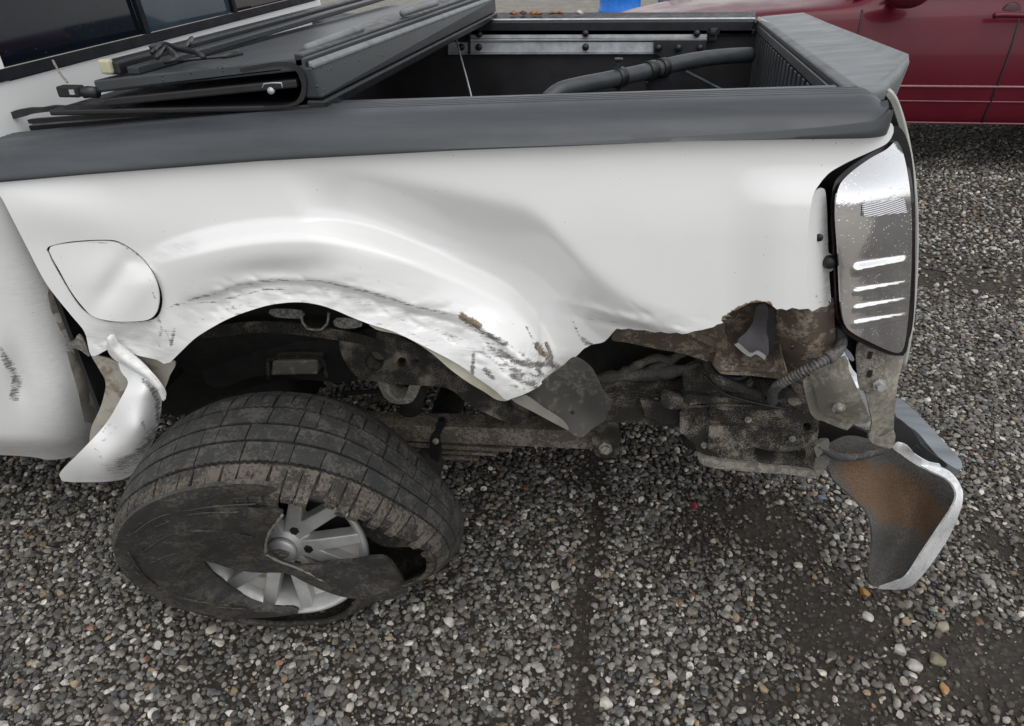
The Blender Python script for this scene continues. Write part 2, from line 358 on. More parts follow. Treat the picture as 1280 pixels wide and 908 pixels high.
def ground_mat():
    t = NT('wet_dirt_and_gravel'); o = t.tc.outputs['Object']
    vc = t.voro(62, 'Color'); vd = t.voro(62); sep = t.n.new('ShaderNodeSeparateColor'); t.l.new(vc, sep.inputs[0])
    stone = t.ramp(sep.outputs[0], [(0.0, (0.05, 0.045, 0.04)), (0.4, (0.12, 0.115, 0.105)), (0.75, (0.19, 0.18, 0.165)), (1.0, (0.32, 0.30, 0.27))])
    dirt = t.mix(t.ramp(t.noise(6, 4, .6), [(.35, 0.0), (.65, .7)]), t.ramp(t.noise(130, 5, .8), [(0.3, (0.012, 0.009, 0.0068)), (0.7, (0.072, 0.055, 0.040))]), t.ramp(t.noise(300, 4, .8), [(.3, (.013, .010, .0078)), (.7, (.042, .033, .025))]))
    m = t.math('MULTIPLY', t.ramp(vd, [(0.25, 1.0), (0.62, 0.0)]), t.ramp(t.noise(2.2, 4), [(0.35, 0.45), (0.6, 1.0)]))
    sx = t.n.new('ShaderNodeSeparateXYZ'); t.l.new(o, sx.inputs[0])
    far = t.ramp(t.math('DIVIDE', sx.outputs[1], 30.0), [(0.16, 0.0), (0.30, 1.0)]); aside = t.ramp(t.math('ADD', t.math('MULTIPLY', sx.outputs[1], -1.0), 0.5), [(0.0, 0.0), (0.4, 1.0)]); thick_ = t.math('MAXIMUM', far, aside)  # aside: unseen ground by the camera, coloured paler to brighten the lamp's reflection
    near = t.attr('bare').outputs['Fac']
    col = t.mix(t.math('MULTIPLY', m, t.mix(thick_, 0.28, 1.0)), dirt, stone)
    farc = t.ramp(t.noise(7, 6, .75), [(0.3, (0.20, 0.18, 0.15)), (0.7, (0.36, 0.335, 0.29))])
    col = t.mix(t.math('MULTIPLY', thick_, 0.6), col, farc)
    t.set(col=col, rough=t.ramp(t.noise(3, 4), [(0.35, 0.5), (0.65, 0.9)]))
    t.bump(t.mix(0.6, m, t.noise(150, 5, .8)), 1.0, 0.012); return t.m
M_GROUND = ground_mat()
def stone_mat():
    t = NT('gravel_stone'); a = t.attr('col', 'INSTANCER'); n = t.noise(1.2, 4, .65)
    t.set(col=t.mix(t.ramp(n, [(0.3, 0.0), (0.7, 1.0)]), t.mix(1.0, a.outputs['Color'], (0.55, 0.54, 0.52), 'MULTIPLY'), t.mix(1.0, a.outputs['Color'], (1.25, 1.25, 1.22), 'MULTIPLY')), rough=0.55); t.bump(t.noise(5, 4), .25, .15); return t.m
M_STONE = stone_mat()
# ------------------------------------------------------------------ ground and gravel
def make_ground():
    n = 60; xs = np.linspace(-1, 1, n + 1); xs = np.sign(xs) * np.abs(xs) ** 2.6 * 90
    V = [(x, y + 3, 0) for y in xs for x in xs]; F = [(j * (n + 1) + i, j * (n + 1) + i + 1, (j + 1) * (n + 1) + i + 1, (j + 1) * (n + 1) + i) for j in range(n) for i in range(n)]
    g = mk('ground', V, F, M_GROUND); tag(g, kind='structure'); g['label'] = 'dark wet dirt yard under the gravel'
make_ground()
def stone_mesh(seed, rounded):
    r = np.random.default_rng(seed); bm = bmesh.new(); bmesh.ops.create_icosphere(bm, subdivisions=2, radius=0.5)
    for v in bm.verts:
        p = v.co.copy(); d = mnoise.noise(p * 2.1 + Vector((seed * 5.1, 0, 0))) * 0.24 + mnoise.noise(p * 4.3 + Vector((0, seed * 3.3, 0))) * 0.08
        v.co = p * (1 + d)
    for k in range(6 if rounded else 13):   # facets
        nrm = Vector(r.normal(size=3)).normalized(); h = 0.27 + 0.13 * r.random()
        for v in bm.verts:
            e = v.co.dot(nrm) - h
            if e > 0: v.co -= nrm * e * 0.96
    s = (1.25, (0.68 + 0.3 * r.random()) * 1.2, (0.42 + 0.3 * r.random()) * 1.2)
    for v in bm.verts: v.co = Vector((v.co.x * s[0], v.co.y * s[1], v.co.z * s[2]))
    me = bpy.data.meshes.new('gravel_stone_shape'); bm.to_mesh(me); bm.free()
    for p in me.polygons: p.use_smooth = True
    me.set_sharp_from_angle(angle=math.radians(34))
    me.materials.append(M_STONE); return me
def bare_mask(x, y):
    """0 = full gravel, 1 = bare dirt (wheel track strip and the muddy patch at the right)"""
    st = np.exp(-((x - (-0.02 + 0.012 * np.sin(y * 9))) / 0.030) ** 2) * (y < 2.3)
    pr = np.zeros(x.shape)
    for cx, cy, rx, ry, s in ((0.95, 1.22, 0.30, 0.17, .95), (0.66, 1.32, 0.22, 0.17, .7), (0.50, 1.62, 0.18, 0.14, .6), (0.62, 1.05, 0.25, .12, .55), (1.9, 3.4, .9, .25, .5), (2.3, 2.6, .6, .3, .4), (1.2, 1.6, .3, .2, .5), (-.9, 1.75, .6, .35, .5)):
        pr = np.maximum(pr, s * np.exp(-((x - cx) / rx) ** 2 - ((y - cy) / ry) ** 2))
    return np.clip(np.maximum(st, pr * 1.15), 0, 1)
def make_gravel():
    pts = []; 
    def layer(x0, x1, y0, y1, sp, dmin, dmax, zoff, keep=1.0, bmin=.05):
        gx, gy = np.meshgrid(np.arange(x0, x1, sp), np.arange(y0, y1, sp)); gx = gx.ravel(); gy = gy.ravel()
        gx = gx + RNG.uniform(-.55, .55, gx.shape) * sp; gy = gy + RNG.uniform(-.55, .55, gy.shape) * sp
        b = bare_mask(gx, gy); b = b + np.array([.42 * mnoise.fractal(Vector((x * 5, y * 5, 2)), 1, 2, 3) + .30 * mnoise.noise(Vector((x * 1.7, y * 1.7, 9))) for x, y in zip(gx, gy)])
        k = RNG.random(gx.shape) < keep * np.clip(1.1 - b * 1.15, bmin, 1)
        gx = gx[k]; gy = gy[k]; bb = b[k]
        d = dmin + (dmax - dmin) * RNG.beta(1.5, 3.6, gx.shape); d *= np.where(bb > .6, .75, 1)
        z = d * RNG.uniform(zoff, zoff + .22, gx.shape)
        pts.append(np.stack([gx, gy, z, d, bb], 1))
    layer(-2.0, 2.4, 0.3, 3.3, 0.0138, 0.009, 0.030, 0.08)
    layer(-1.7, 1.9, 0.6, 2.4, 0.0125, 0.005, 0.013, 0.20, 0.7, .45)
    layer(-0.9, 2.4, -1.6, 0.3, 0.0210, 0.012, 0.036, 0.10)
    layer(0.6, 6.5, 3.3, 7.5, 0.0230, 0.013, 0.034, 0.12)
    layer(2.4, 4.5, 1.5, 3.3, 0.0200, 0.012, 0.034, 0.12)
    A = np.concatenate(pts); n = len(A)
    me = bpy.data.meshes.new('gravel'); me.vertices.add(n); me.vertices.foreach_set('co', A[:, :3].ravel().astype(np.float32))
    at = me.attributes.new('size', 'FLOAT', 'POINT'); at.data.foreach_set('value', A[:, 3].astype(np.float32))
    rot = np.stack([RNG.normal(0, .35, n), RNG.normal(0, .35, n), RNG.uniform(0, 6.28, n)], 1)
    at = me.attributes.new('rot', 'FLOAT_VECTOR', 'POINT'); at.data.foreach_set('vector', rot.ravel().astype(np.float32))
    at = me.attributes.new('pick', 'INT', 'POINT'); at.data.foreach_set('value', RNG.integers(0, 10, n).astype(np.int32))
    g = np.clip(RNG.lognormal(-1.93, 0.67, n), 0.025, 0.62) * np.where(A[:, 1] > 3.0, 1.2, 1.0); tint = np.stack([g * 1.06, g * 1.0, g * 0.925], 1)
    u = RNG.random(n)
    def setc(m, c, v=.3): tint[m] = np.array(c) * RNG.uniform(1 - v, 1 + v, (m.sum(), 1))
    setc(u < .022, (0.30, 0.23, 0.15)); setc((u > .022) & (u < .027), (0.24, 0.13, 0.085)); setc((u > .04) & (u < .062), (0.52, 0.50, 0.47)); setc((u > .062) & (u < .13), (0.15, 0.128, 0.108)); setc((u > .13) & (u < .2), (0.11, 0.115, 0.122))
    bb = np.clip(A[:, 4], 0, 1)[:, None]; tint *= (1 - .3 * bb); tint[:, 2] *= (1 - .16 * bb[:, 0]); tint[:, 1] *= (1 - .06 * bb[:, 0])
    col = np.concatenate([tint, np.ones((n, 1))], 1)
    at = me.attributes.new('col', 'FLOAT_COLOR', 'POINT'); at.data.foreach_set('color', col.ravel().astype(np.float32))
    o = bpy.data.objects.new('gravel', me); COL.objects.link(o)
    tag(o, 'loose grey and tan gravel spread over the yard', 'gravel', kind='stuff')
    cl = bpy.data.collections.new('gravel_shapes')
    for k in range(10): cl.objects.link(bpy.data.objects.new('gravel_stone_%02d' % k, stone_mesh(k + 1, k % 2)))
    ng = bpy.data.node_groups.new('gravel_scatter', 'GeometryNodeTree')
    ng.interface.new_socket('Geometry', in_out='INPUT', socket_type='NodeSocketGeometry'); ng.interface.new_socket('Geometry', in_out='OUTPUT', socket_type='NodeSocketGeometry')
    N, L = ng.nodes, ng.links; gi = N.new('NodeGroupInput'); go = N.new('NodeGroupOutput')
    mp = N.new('GeometryNodeMeshToPoints'); ip = N.new('GeometryNodeInstanceOnPoints'); ci = N.new('GeometryNodeCollectionInfo')
    ci.inputs['Collection'].default_value = cl; ci.inputs['Separate Children'].default_value = True; ci.inputs['Reset Children'].default_value = True
    def na(name, t): a = N.new('GeometryNodeInputNamedAttribute'); a.data_type = t; a.inputs['Name'].default_value = name; return a.outputs[0]
    L.new(gi.outputs[0], mp.inputs['Mesh']); L.new(mp.outputs[0], ip.inputs['Points']); L.new(ci.outputs[0], ip.inputs['Instance'])
    ip.inputs['Pick Instance'].default_value = True; L.new(na('pick', 'INT'), ip.inputs['Instance Index'])
    L.new(na('rot', 'FLOAT_VECTOR'), ip.inputs['Rotation']); L.new(na('size', 'FLOAT'), ip.inputs['Scale']); L.new(ip.outputs[0], go.inputs[0])
    o.modifiers.new('scatter', 'NODES').node_group = ng
    print('gravel stones', n)
make_gravel()
# ------------------------------------------------------------------ pickup truck
truck = empty('pickup_truck', (-0.4, 2.0, 0), 'white crew cab pickup truck with crushed rear quarter and torn rear wheel arch', 'pickup truck')
SIDE = 1.145
FLARE = crom([(120, 345), (165, 322), (200, 306), (250, 291), (300, 281), (353, 276), (406, 277), (459, 286), (512, 303), (566, 325), (605, 342), (635, 358), (655, 376), (672, 398), (688, 425), (700, 460), (705, 520)], 3)
RIDGE = crom([(250, 205), (330, 203), (400, 208), (480, 222), (560, 240), (620, 254), (655, 264), (680, 280), (705, 306), (740, 342), (790, 380), (850, 410), (900, 425), (1100, 470)], 3)
LIPLN = crom([(90, 420), (150, 402), (205, 385), (240, 373), (270, 366), (300, 356), (340, 350), (385, 351), (420, 355), (470, 368), (520, 385), (570, 396), (610, 417), (650, 450), (700, 500)], 3)
cy = lambda c, x: np.interp(x, c[:, 0], c[:, 1])
def hill(x, y, cx, cyy, rx, ry, a=0.0):
    ca, sa = math.cos(a), math.sin(a); u = (x - cx) * ca + (y - cyy) * sa; v = -(x - cx) * sa + (y - cyy) * ca
    return np.exp(-(u / rx) ** 2 - (v / ry) ** 2)
def side_out(x, y):
    x = np.asarray(x, float); y = np.asarray(y, float); o = np.zeros(x.shape)
    o += 0.012 * sst(y, 150, 300)                                            # shoulder under the rail
    s = (y - cy(FLARE, x)) * 0.92; w = sst(x, 150, 260) * (1 - sst(x, 660, 720))
    o += w * 0.034 * sst(s, -5, 26)                                          # wheel flare
    o -= w * 0.010 * sst(s, 30, 85) * (1 - sst(x, 330, 460))                  # rolls under towards the lip at the front
    sr = y - cy(RIDGE, x); sp = 5 * np.log1p(np.exp(np.clip(sr / 5, -30, 30)))
    wv = sst(x - (y - 210) * .55, 335, 455 + 110 * sst(y, 255, 330)) * (1 - sst(x, 830, 900))
    L_ = np.maximum(cy(FLARE, x) - cy(RIDGE, x), 5.0) + 500 * sst(x, 672, 700)
    mn = -7 * np.logaddexp(-sp / 7, -L_ / 7)                                  # faces down between the ridge and the flare, then steps back out
    o -= wv * (0.00095 * np.minimum(mn, 70) + .00045 * np.clip(mn - 70, 0, 90))
    o += 0.060 * hill(x, y, 655, 475, 85, 52, 0.4) * sst(x, 540, 640) * (1 - sst(x, 720, 790)) + .02 * hill(x, y, 610, 420, 60, 30, .6)
    sl = (y - cy(LIPLN, x)) * 0.95; wl_ = sst(x, 210, 300) * (1 - sst(x, 620, 680))
    o -= wl_ * 0.011 * sst(sl, -3, 7); o += wl_ * 0.018 * sst(sl, 6, 60)      # kinked lip band
    o += 0.006 * hill(x, y, 785, 398, 70, 5, 0.26) - .004 * hill(x, y, 780, 409, 60, 5, .22)
    o -= 0.010 * hill(x, y, 345, 340, 55, 14, -0.05)                         # small dent over the lip
    o -= 0.012 * hill(x, y, 165, 425, 34, 15, 0.12); o += .010 * hill(x, y, 200, 425, 16, 30)
    o += 0.010 * hill(x, y, 60, 262, 90, 34, 0.2)
    o += 0.014 * sst(x, 905, 985) * (1 - sst(y, 395, 420)) * sst(y, 205, 260)
    m = np.exp(-(np.maximum(0, np.abs(sl - 12)) / 22) ** 2) * wl_ + hill(x, y, 640, 460, 60, 40) + .7 * hill(x, y, 800, 400, 80, 18, .2) + 1.0 * hill(x, y, 170, 428, 60, 26)
    nz = np.array([mnoise.fractal(Vector((a * .028, b * .055, 1.3)), .9, 2, 4) for a, b in zip(x, y)])
    o += 0.003 * nz * np.clip(m, 0, 1)
    rz = np.array([abs(mnoise.noise(Vector((a * .012 + b * .006, b * .050 - a * .018, 4.1)))) + .4 * abs(mnoise.noise(Vector((a * .03 + b * .02, b * .10 - a * .04, 7.7)))) for a, b in zip(x, y)])
    o -= 0.0045 * np.clip(.20 - rz, 0, 1) / .20 * np.clip(m, 0, 1)          # sharp folded creases
    return o
side_depth = lambda x, y: SIDE - side_out(x, y)
RAILB = [(-60, 233), (0, 229), (100, 220), (320, 203), (560, 190), (700, 184), (960, 170), (1040, 163), (1090, 157), (1112, 150)]
def railb(x): return np.interp(x, [p[0] for p in RAILB], [p[1] for p in RAILB])
top = [(x, railb(x) - 9 + 5 * (x > 1040)) for x in np.arange(-45, 1100, 6)]
right = crom([(1106, 150), (1115, 155), (1117, 165), (1109, 179), (1090, 189), (1070, 198), (1052, 207), (1036, 217), (1024, 231), (1016, 246), (1011, 280), (1008, 330), (1010, 370), (1011, 386)], 4)
tear = [(1000, 387), (990, 385), (983, 388), (976, 386), (971, 387), (966, 383), (962, 380), (955, 377.5), (946, 378), (938, 379), (930, 383), (922, 387), (916, 389), (911, 393), (914, 396), (905, 396), (909, 400), (901, 400), (904, 404), (896, 406), (892, 409), (884, 411), (876, 413), (868, 414), (860, 417), (853, 418), (846, 416), (836, 417), (826, 415), (818, 416), (806, 413), (796, 413), (786, 411), (777, 412), (771, 411), (766, 416), (761, 422), (756, 427), (751, 429), (745, 430), (739, 431), (734, 434), (730, 436), (724, 442), (719, 447), (712, 452), (705, 457), (697, 462), (688, 468), (680, 477), (673, 484), (666, 488), (660, 491), (650, 495), (641, 498), (634, 501), (629, 498), (623, 492), (613, 484), (603, 477), (594, 471)]
arch = crom([(594, 471), (581, 461), (563, 450), (532, 434), (495, 416), (464, 406), (440, 397), (419, 388), (397, 381), (371, 378), (340, 381), (314, 388), (287, 398), (266, 409), (244, 423), (228, 438), (213, 453)], 4)
front = crom([(213, 453), (205, 455), (196, 450), (174, 445), (150, 437), (135, 437), (124, 443), (114, 445), (110, 432), (105, 414), (87, 392), (58, 355), (34, 310), (14, 271), (0, 245), (-20, 222), (-45, 190)], 5)
outl = np.concatenate([np.array(top), right, np.array(tear), arch, front])
_k = [0]
for i in range(1, len(outl)):
    if np.hypot(*(outl[i] - outl[_k[-1]])) > 1.2: _k.append(i)
outl = outl[_k]
FUELHOLE = crom([(60, 309), (91, 302), (135, 300), (152, 304), (171, 316), (186, 332), (198, 354), (203, 374), (199, 393), (186, 401), (157, 403), (133, 402), (112, 394), (96, 379), (72, 340), (61, 318)], 4, True)
SCR = [([(205, 387), (240, 374), (270, 367), (300, 356), (340, 350), (385, 351), (412, 353)], 2.6, .75), ([(238, 376), (262, 379), (300, 370), (330, 362), (370, 360)], 2.4, .8), ([(412, 354), (445, 362), (470, 367), (520, 384), (575, 396), (600, 411), (620, 424), (640, 432)], 3.2, .8), ([(464, 366), (482, 373)], 4, .8), ([(576, 393), (592, 404), (604, 415)], 6, .9), ([(612, 420), (632, 430)], 6, 1.0),
       ([(592, 443), (590, 470)], 4, 1.0), ([(606, 462), (616, 472)], 6, .95), ([(625, 440), (645, 452), (662, 457), (690, 455)], 6, 1.0), ([(610, 430), (640, 462), (670, 480)], 5, .8), ([(640, 470), (672, 484)], 6, .9), ([(650, 440), (680, 470)], 5, .85), ([(560, 425), (600, 440), (630, 460)], 3, .7), ([(555, 415), (590, 430)], 2.4, .7), ([(658, 408), (672, 435), (678, 445)], 1.8, 1.0), ([(672, 430), (690, 455), (703, 462)], 7, .9), ([(722, 398), (760, 401), (800, 408)], 2.2, .65), ([(716, 402), (724, 420)], 3, .8), ([(728, 424), (738, 430)], 5, .9), ([(630, 405), (644, 404)], 2, .6), ([(690, 445), (740, 430)], 2, .5),
       ([(722, 377), (760, 385), (800, 396), (850, 414)], 1.8, .5), ([(198, 398), (202, 410), (200, 420)], 4, .8), ([(206, 412), (214, 430)], 3, .7), ([(218, 412), (214, 432)], 3.5, .85), ([(196, 428), (200, 434)], 3, .7), ([(150, 405), (190, 402)], 2.5, .7), ([(213, 452), (232, 436)], 3, .6), ([(116, 425), (140, 445)], 2.5, .6), ([(470, 404), (500, 413)], 2.4, .7), ([(540, 445), (600, 478)], 2, .45), ([(860, 413), (900, 395)], 6, .4)]
SME = [([(240, 385), (300, 370), (380, 366), (460, 390), (540, 425), (600, 460)], 16, .34), ([(120, 425), (170, 430), (212, 440)], 18, .40), ([(232, 372), (330, 355), (400, 362)], 9, .30), ([(430, 368), (500, 385), (560, 402), (620, 440)], 7, .6), ([(470, 390), (560, 420), (640, 470)], 9, .28), ([(195, 318), (215, 312), (235, 305)], 11, .42), ([(145, 415), (185, 425)], 14, .42), ([(600, 455), (660, 475)], 18, .4), ([(660, 440), (700, 458)], 12, .5), ([(740, 400), (840, 412)], 8, .3), ([(205, 400), (212, 440)], 9, .3), ([(130, 437), (205, 452)], 8, .35)]
RUS = [([(578, 396), (598, 407)], 7, .9), ([(671, 432), (678, 442)], 5, .95), ([(683, 430), (690, 448)], 3.5, .9), ([(905, 399), (925, 386), (945, 379), (962, 381)], 4.5, 1.0)]
def amax(lst):
    def f(x, y):
        b = np.zeros(np.shape(x))
        for pl, w, s in lst: b = np.maximum(b, s * np.exp(-(pdist(x, y, pl) / w) ** 2))
        return b
    return f
PATT = dict(scuff=amax(SCR), smear=amax(SME), rust=amax(RUS))
_rs = random.Random(5)
for _ in range(70):      # long thin scrapes dragged along the lip and the crushed tip
    x0 = _rs.uniform(225, 665); off = _rs.uniform(2, 44); ln = _rs.uniform(14, 60); dy = _rs.uniform(-.06, .10)
    SCR.append(([(x0 + ln * k / 4, float(cy(LIPLN, x0 + ln * k / 4)) + off + dy * ln * k / 4) for k in range(5)], _rs.uniform(1.3, 2.0), _rs.uniform(.42, .72)))
for _ in range(26):
    x0 = _rs.uniform(590, 690); y0 = _rs.uniform(425, 485); a = _rs.uniform(.1, 1.1); ln = _rs.uniform(8, 26)
    SCR.append(([(x0, y0), (x0 + ln * math.cos(a), y0 + ln * math.sin(a))], _rs.uniform(1.5, 3.2), _rs.uniform(.55, .95)))
side = patch('bed_side_panel', outl, side_depth, M_PAINT, truck, 2.7, 0.0022, [FUELHOLE], attrs=PATT)
side['label'] = 'crumpled white bed side with scraped, torn lower edge'
# fuel door and its pocket
FD = crom([(63, 309), (90, 303.6), (125, 301.3), (144, 303), (161, 310.8), (174, 322), (186, 336.5), (195, 354), (198.5, 372), (195.5, 390), (186, 399.5), (165, 402.2), (140, 401.6), (117, 396), (102, 382), (88, 363), (74, 338), (64, 320)], 4, True)
def fd_depth(x, y):
    b = SIDE - 0.014 - 0.022 * np.clip((x - 64) / 130, 0, 1) * sst(y, 300, 360)
    return b + 0.013 * hill(x, y, 146, 350, 15, 40, 0.60) - .005 * hill(x, y, 172, 368, 16, 34, .5) + 0.006 * hill(x, y, 173, 330, 14, 9, .5)
fd = patch('fuel_door', FD, fd_depth, M_PAINT, truck, 4, 0.004, attrs=dict(scuff=amax([([(100, 303), (150, 305), (172, 320)], 2.2, .75), ([(186, 345), (194, 375)], 2.2, .7), ([(112, 393), (150, 401)], 2.4, .6)]), smear=lambda x, y: np.zeros(np.shape(x)), rust=lambda x, y: np.zeros(np.shape(x))))
patch('fuel_pocket', crom([(48, 296), (140, 288), (190, 318), (214, 375), (205, 408), (140, 412), (98, 396)], 6, True), SIDE + 0.03, M_DARK, truck, 12, 0.003)
# rail cap
def make_cap():
    n = 150; V = []; F = []
    TT = np.array([(20, 167), (33, 165), (108, 157.5), (200, 148), (300, 139), (400, 131), (480, 127), (560, 124), (700, 119), (830, 115), (960, 111.5), (1050, 109.5), (1092, 108)], float)
    u = np.linspace(0, 1, n); m = 0
    for i, t in enumerate(u):
        xt = 20 + (1092 - 20) * t; xb = -42 + (1123 + 42) * t
        a = P(xt, np.interp(xt, TT[:, 0], TT[:, 1]), 1.272); e = max(0, (t - .965) / .035); sh = math.sqrt(max(0, 1 - (e * .97) ** 2)); rr = 0
        b = P(xb, railb(min(xb, 1104)) + 1.0 - 7 * e ** 3, 1.121)
        zt, zb = a[2], b[2]; pr = [(1.272, zt - .03), (1.272, zt), (1.258, zt + .0035)]
        for g in (1.246, 1.233, 1.220, 1.207): pr += [(g + .004, zt + .0042), (g + .0015, zt + .0018), (g - .0015, zt + .0018), (g - .004, zt + .0042)]
        pr += [(1.185, zt + .002), (1.168, zt - .003), (1.152, zt - .010), (1.139, zt - .019), (1.130, zt - .030), (1.124, zt - .042), (1.1215, zb + (zt - zb - .042) * .66), (1.122, zb + (zt - zb - .042) * .33), (1.1245, zb + .006), (1.1275, zb + .001), (1.150, zb + .001), (1.150, zt - .03)]
        pr = [(1.272 - (1.272 - y) * (.78 + .22 * sh), z - (0.016 * e ** 3 if z > zb + .01 else 0)) for y, z in pr]; m = len(pr)
        for y, z in pr:
            f = np.clip((y - 1.121) / .151, 0, 1); V.append((b[0] + (a[0] - b[0]) * f, y, z))
    for i in range(n - 1):
        for k in range(m): F.append((i * m + k, i * m + (k + 1) % m, (i + 1) * m + (k + 1) % m, (i + 1) * m + k))
    F.append(tuple(range(m))); F.append(tuple((n - 1) * m + k for k in range(m))[::-1])
    o = mk('rail_cap', V, F, M_CAP, truck, True)
    bm = bmesh.new(); bm.from_mesh(o.data); bmesh.ops.recalc_face_normals(bm, faces=bm.faces[:]); bm.to_mesh(o.data); bm.free()
    o.data.set_sharp_from_angle(angle=math.radians(50)); o['label'] = 'dark grey ribbed plastic cap on the near bed rail'
make_cap()
# thin rail of the cover track on the inner edge
hexa('cover_track', [P(32, 158, 1.30), P(400, 129, 1.30), P(1045, 108.5, 1.30), P(1045, 108.5, 1.30)][:2] + [P(400, 126, 1.33), P(34, 152, 1.33)], [P(32, 158, 1.30) - [0, 0, .03], P(400, 129, 1.30) - [0, 0, .03], P(400, 126, 1.33) - [0, 0, .03], P(34, 152, 1.33) - [0, 0, .03]], M_BLACK, truck)
hexa('cover_track', [P(402, 129.5, 1.285), P(1046, 109, 1.285), P(1044, 106.5, 1.31), P(402, 126.5, 1.31)], [P(402, 129.5, 1.285) - [0, 0, .04], P(1046, 109, 1.285) - [0, 0, .04], P(1044, 106.5, 1.31) - [0, 0, .04], P(402, 126.5, 1.31) - [0, 0, .04]], M_CAP, truck)
# ---- bed box
XF, XR = -1.13, 0.40
FY = 2.80
def quad(name, pts, mat, parent=truck, t=0.01): o = mk(name, pts, [(0, 1, 2, 3)], mat, parent); solid(o, t, 0); return o
quad('bed_floor', [(XF, 1.30, .86), (XR, 1.30, .86), (XR, 2.86, .80), (XF, 2.86, .80)], M_BED, t=.03)
fw = quad('bed_wall', [(XF, FY, .70), (XR + .05, FY, .70), (XR + .05, FY, 1.185), (XF, FY, 1.185)], M_BED)
quad('bed_wall', [(XF, 1.285, .86), (XR, 1.285, .86), (XR, 1.285, 1.20), (XF, 1.285, 1.165)], M_BED)
quad('bed_wall', [(XF, 1.20, .55), (XF, 2.84, .55), (XF, 2.84, 1.18), (XF, 1.20, 1.13)], M_BED)
hexa('rail_cap', [P(560, 27, 2.78), P(944, 25, 2.78), P(945, 15, 2.90), P(562, 15.5, 2.90)], [P(560, 27, 2.78) - [0, 0, .05], P(944, 25, 2.78) - [0, 0, .05], P(945, 15, 2.90) - [0, 0, .05], P(562, 15.5, 2.90) - [0, 0, .05]], M_BLACK, truck, .006)
hexa('rail_cap', [P(562, 27, 2.78) + [-.9, 0, .0], P(559, 27, 2.78), P(561, 15.5, 2.90), P(562, 15.5, 2.90) + [-.9, 0, 0]], [P(562, 27, 2.78) + [-.9, 0, -.05], P(559, 27, 2.78) - [0, 0, .05], P(561, 15.5, 2.90) - [0, 0, .05], P(562, 15.5, 2.90) + [-.9, 0, -.05]], M_BLACK, truck, .006)
mk('rail_lip', [P(562, 24, 2.79) , P(944, 22, 2.79), P(944, 23.6, 2.785), P(562, 25.6, 2.785)], [(0, 1, 2, 3)], M_ALU, truck); 
mk('bed_side_panel', [(XF, 2.93, .5), (.45, 2.93, .5), (.45, 2.91, 1.16), (XF, 2.91, 1.16)], [(0, 1, 2, 3)], M_PAINT, truck)
# cargo track strips with bolts
def strip(name, q, mat, d=.012, bev=.001):
    q = [np.array(p) for p in q]; return hexa(name, q, [p + [0, d, 0] for p in q], mat, truck, bev)
WY = FY - .020
strip('cargo_track', [P(585, 48.5, WY), P(884, 47.5, WY), P(884, 38, WY), P(585, 38, WY)], M_ALU)
strip('cargo_track', [P(585, 52.5, WY - .005), P(884, 51, WY - .005), P(884, 48.4, WY - .007), P(585, 49.6, WY - .007)], M_ALU)
strip('cargo_track', [P(560, 66, WY), P(818, 65.5, WY), P(818, 53, WY), P(560, 53, WY)], M_ALU)
strip('cargo_track', [P(560, 68.5, WY - .004), P(818, 68, WY - .004), P(818, 66.4, WY - .006), P(560, 66.9, WY - .006)], M_ALU)
strip('track_joint', [P(585, 68, WY - .008), P(588, 68, WY - .008), P(588, 37, WY - .008), P(585, 37, WY - .008)], M_BLACK)
for px, py in ((599, 43), (732, 42), (871, 42), (599, 59), (732, 59), (577, 59), (823, 60), (848, 60), (875, 60)):
    c = P(px, py, WY - .004 if px < 820 or py < 50 else WY - .02); lathe('track_bolt', [(.012, 0), (.012, .006), (.008, .011), (.0001, .012)], c, (0, -1, 0), M_BLACK, truck, 14)
bk = patch('black_bracket', [(817, 51), (883, 51), (882, 66), (870, 78), (834, 78), (828, 72), (817, 67)], WY - .014, M_BLACKM, truck, 8, .012)
box('end_block', P(886, 52, WY - .02) , P(897, 34, WY + .01), M_BLACK, truck, .003)
lathe('track_bolt', [(.012, 0), (.012, .005), (.0001, .007)], P(891, 41, WY - .028), (0, -1, 0), M_BLACKM, truck, 16)
box('corner_bracket', P(898, 44, WY), P(944, 36, WY + .02), M_BLACK, truck, .003)
# ---- tailgate
def part_empty(name, parent):
    o = bpy.data.objects.new(name, None); COL.objects.link(o); o.parent = parent; o.location = -origin_of(parent); o.empty_display_size = .05; return o
gate_root = part_empty('tailgate', truck)
A_ = P(1064, 110.5, 1.275); B_ = P(948, 20.5, 2.84); C_ = P(1008, 15, 2.84); D_ = P(1136, 68, 1.52); E_ = P(1134, 84, 1.44); F_ = P(1110, 107, 1.275)
def gatecap():
    bm = bmesh.new(); ring = [A_, B_, C_, D_, (D_ + E_) / 2 + np.array([.006, 0, .006]), E_, F_]
    tops = [bm.verts.new(Vector(p)) for p in ring]
    drop = [.03, .03, .07, .075, .075, .07, .05]
    bots = [bm.verts.new(Vector(p) - Vector((0.0 if i in (0, 1) else .012, 0, d))) for i, (p, d) in enumerate(zip(ring, drop))]
    n = len(ring); bm.faces.new(tops); bm.faces.new(bots[::-1])
    for i in range(n): bm.faces.new((tops[i], bots[i], bots[(i + 1) % n], tops[(i + 1) % n]))
    bmesh.ops.bevel(bm, geom=[e for e in bm.edges if any(v in tops for v in e.verts)], offset=.018, segments=4, affect='EDGES', profile=.6)
    o = bmo('tailgate_cap', bm, M_GATECAP, gate_root, True); o.data.set_sharp_from_angle(angle=math.radians(60)); o['label'] = 'pale grey spoiler shaped cap on the tailgate'
gatecap()
i0, i1 = P(1058, 111, 1.285) + [0, 0, .001], P(946, 23, 2.83)
hexa('tailgate_lip', [i0, i1, i1 + [.018, 0, .004], i0 + [.018, 0, .004]], [i0 - [0, 0, .016], i1 - [0, 0, .016], i1 + [.018, 0, -.016], i0 + [.018, 0, -.016]], M_CAP, gate_root, .004)
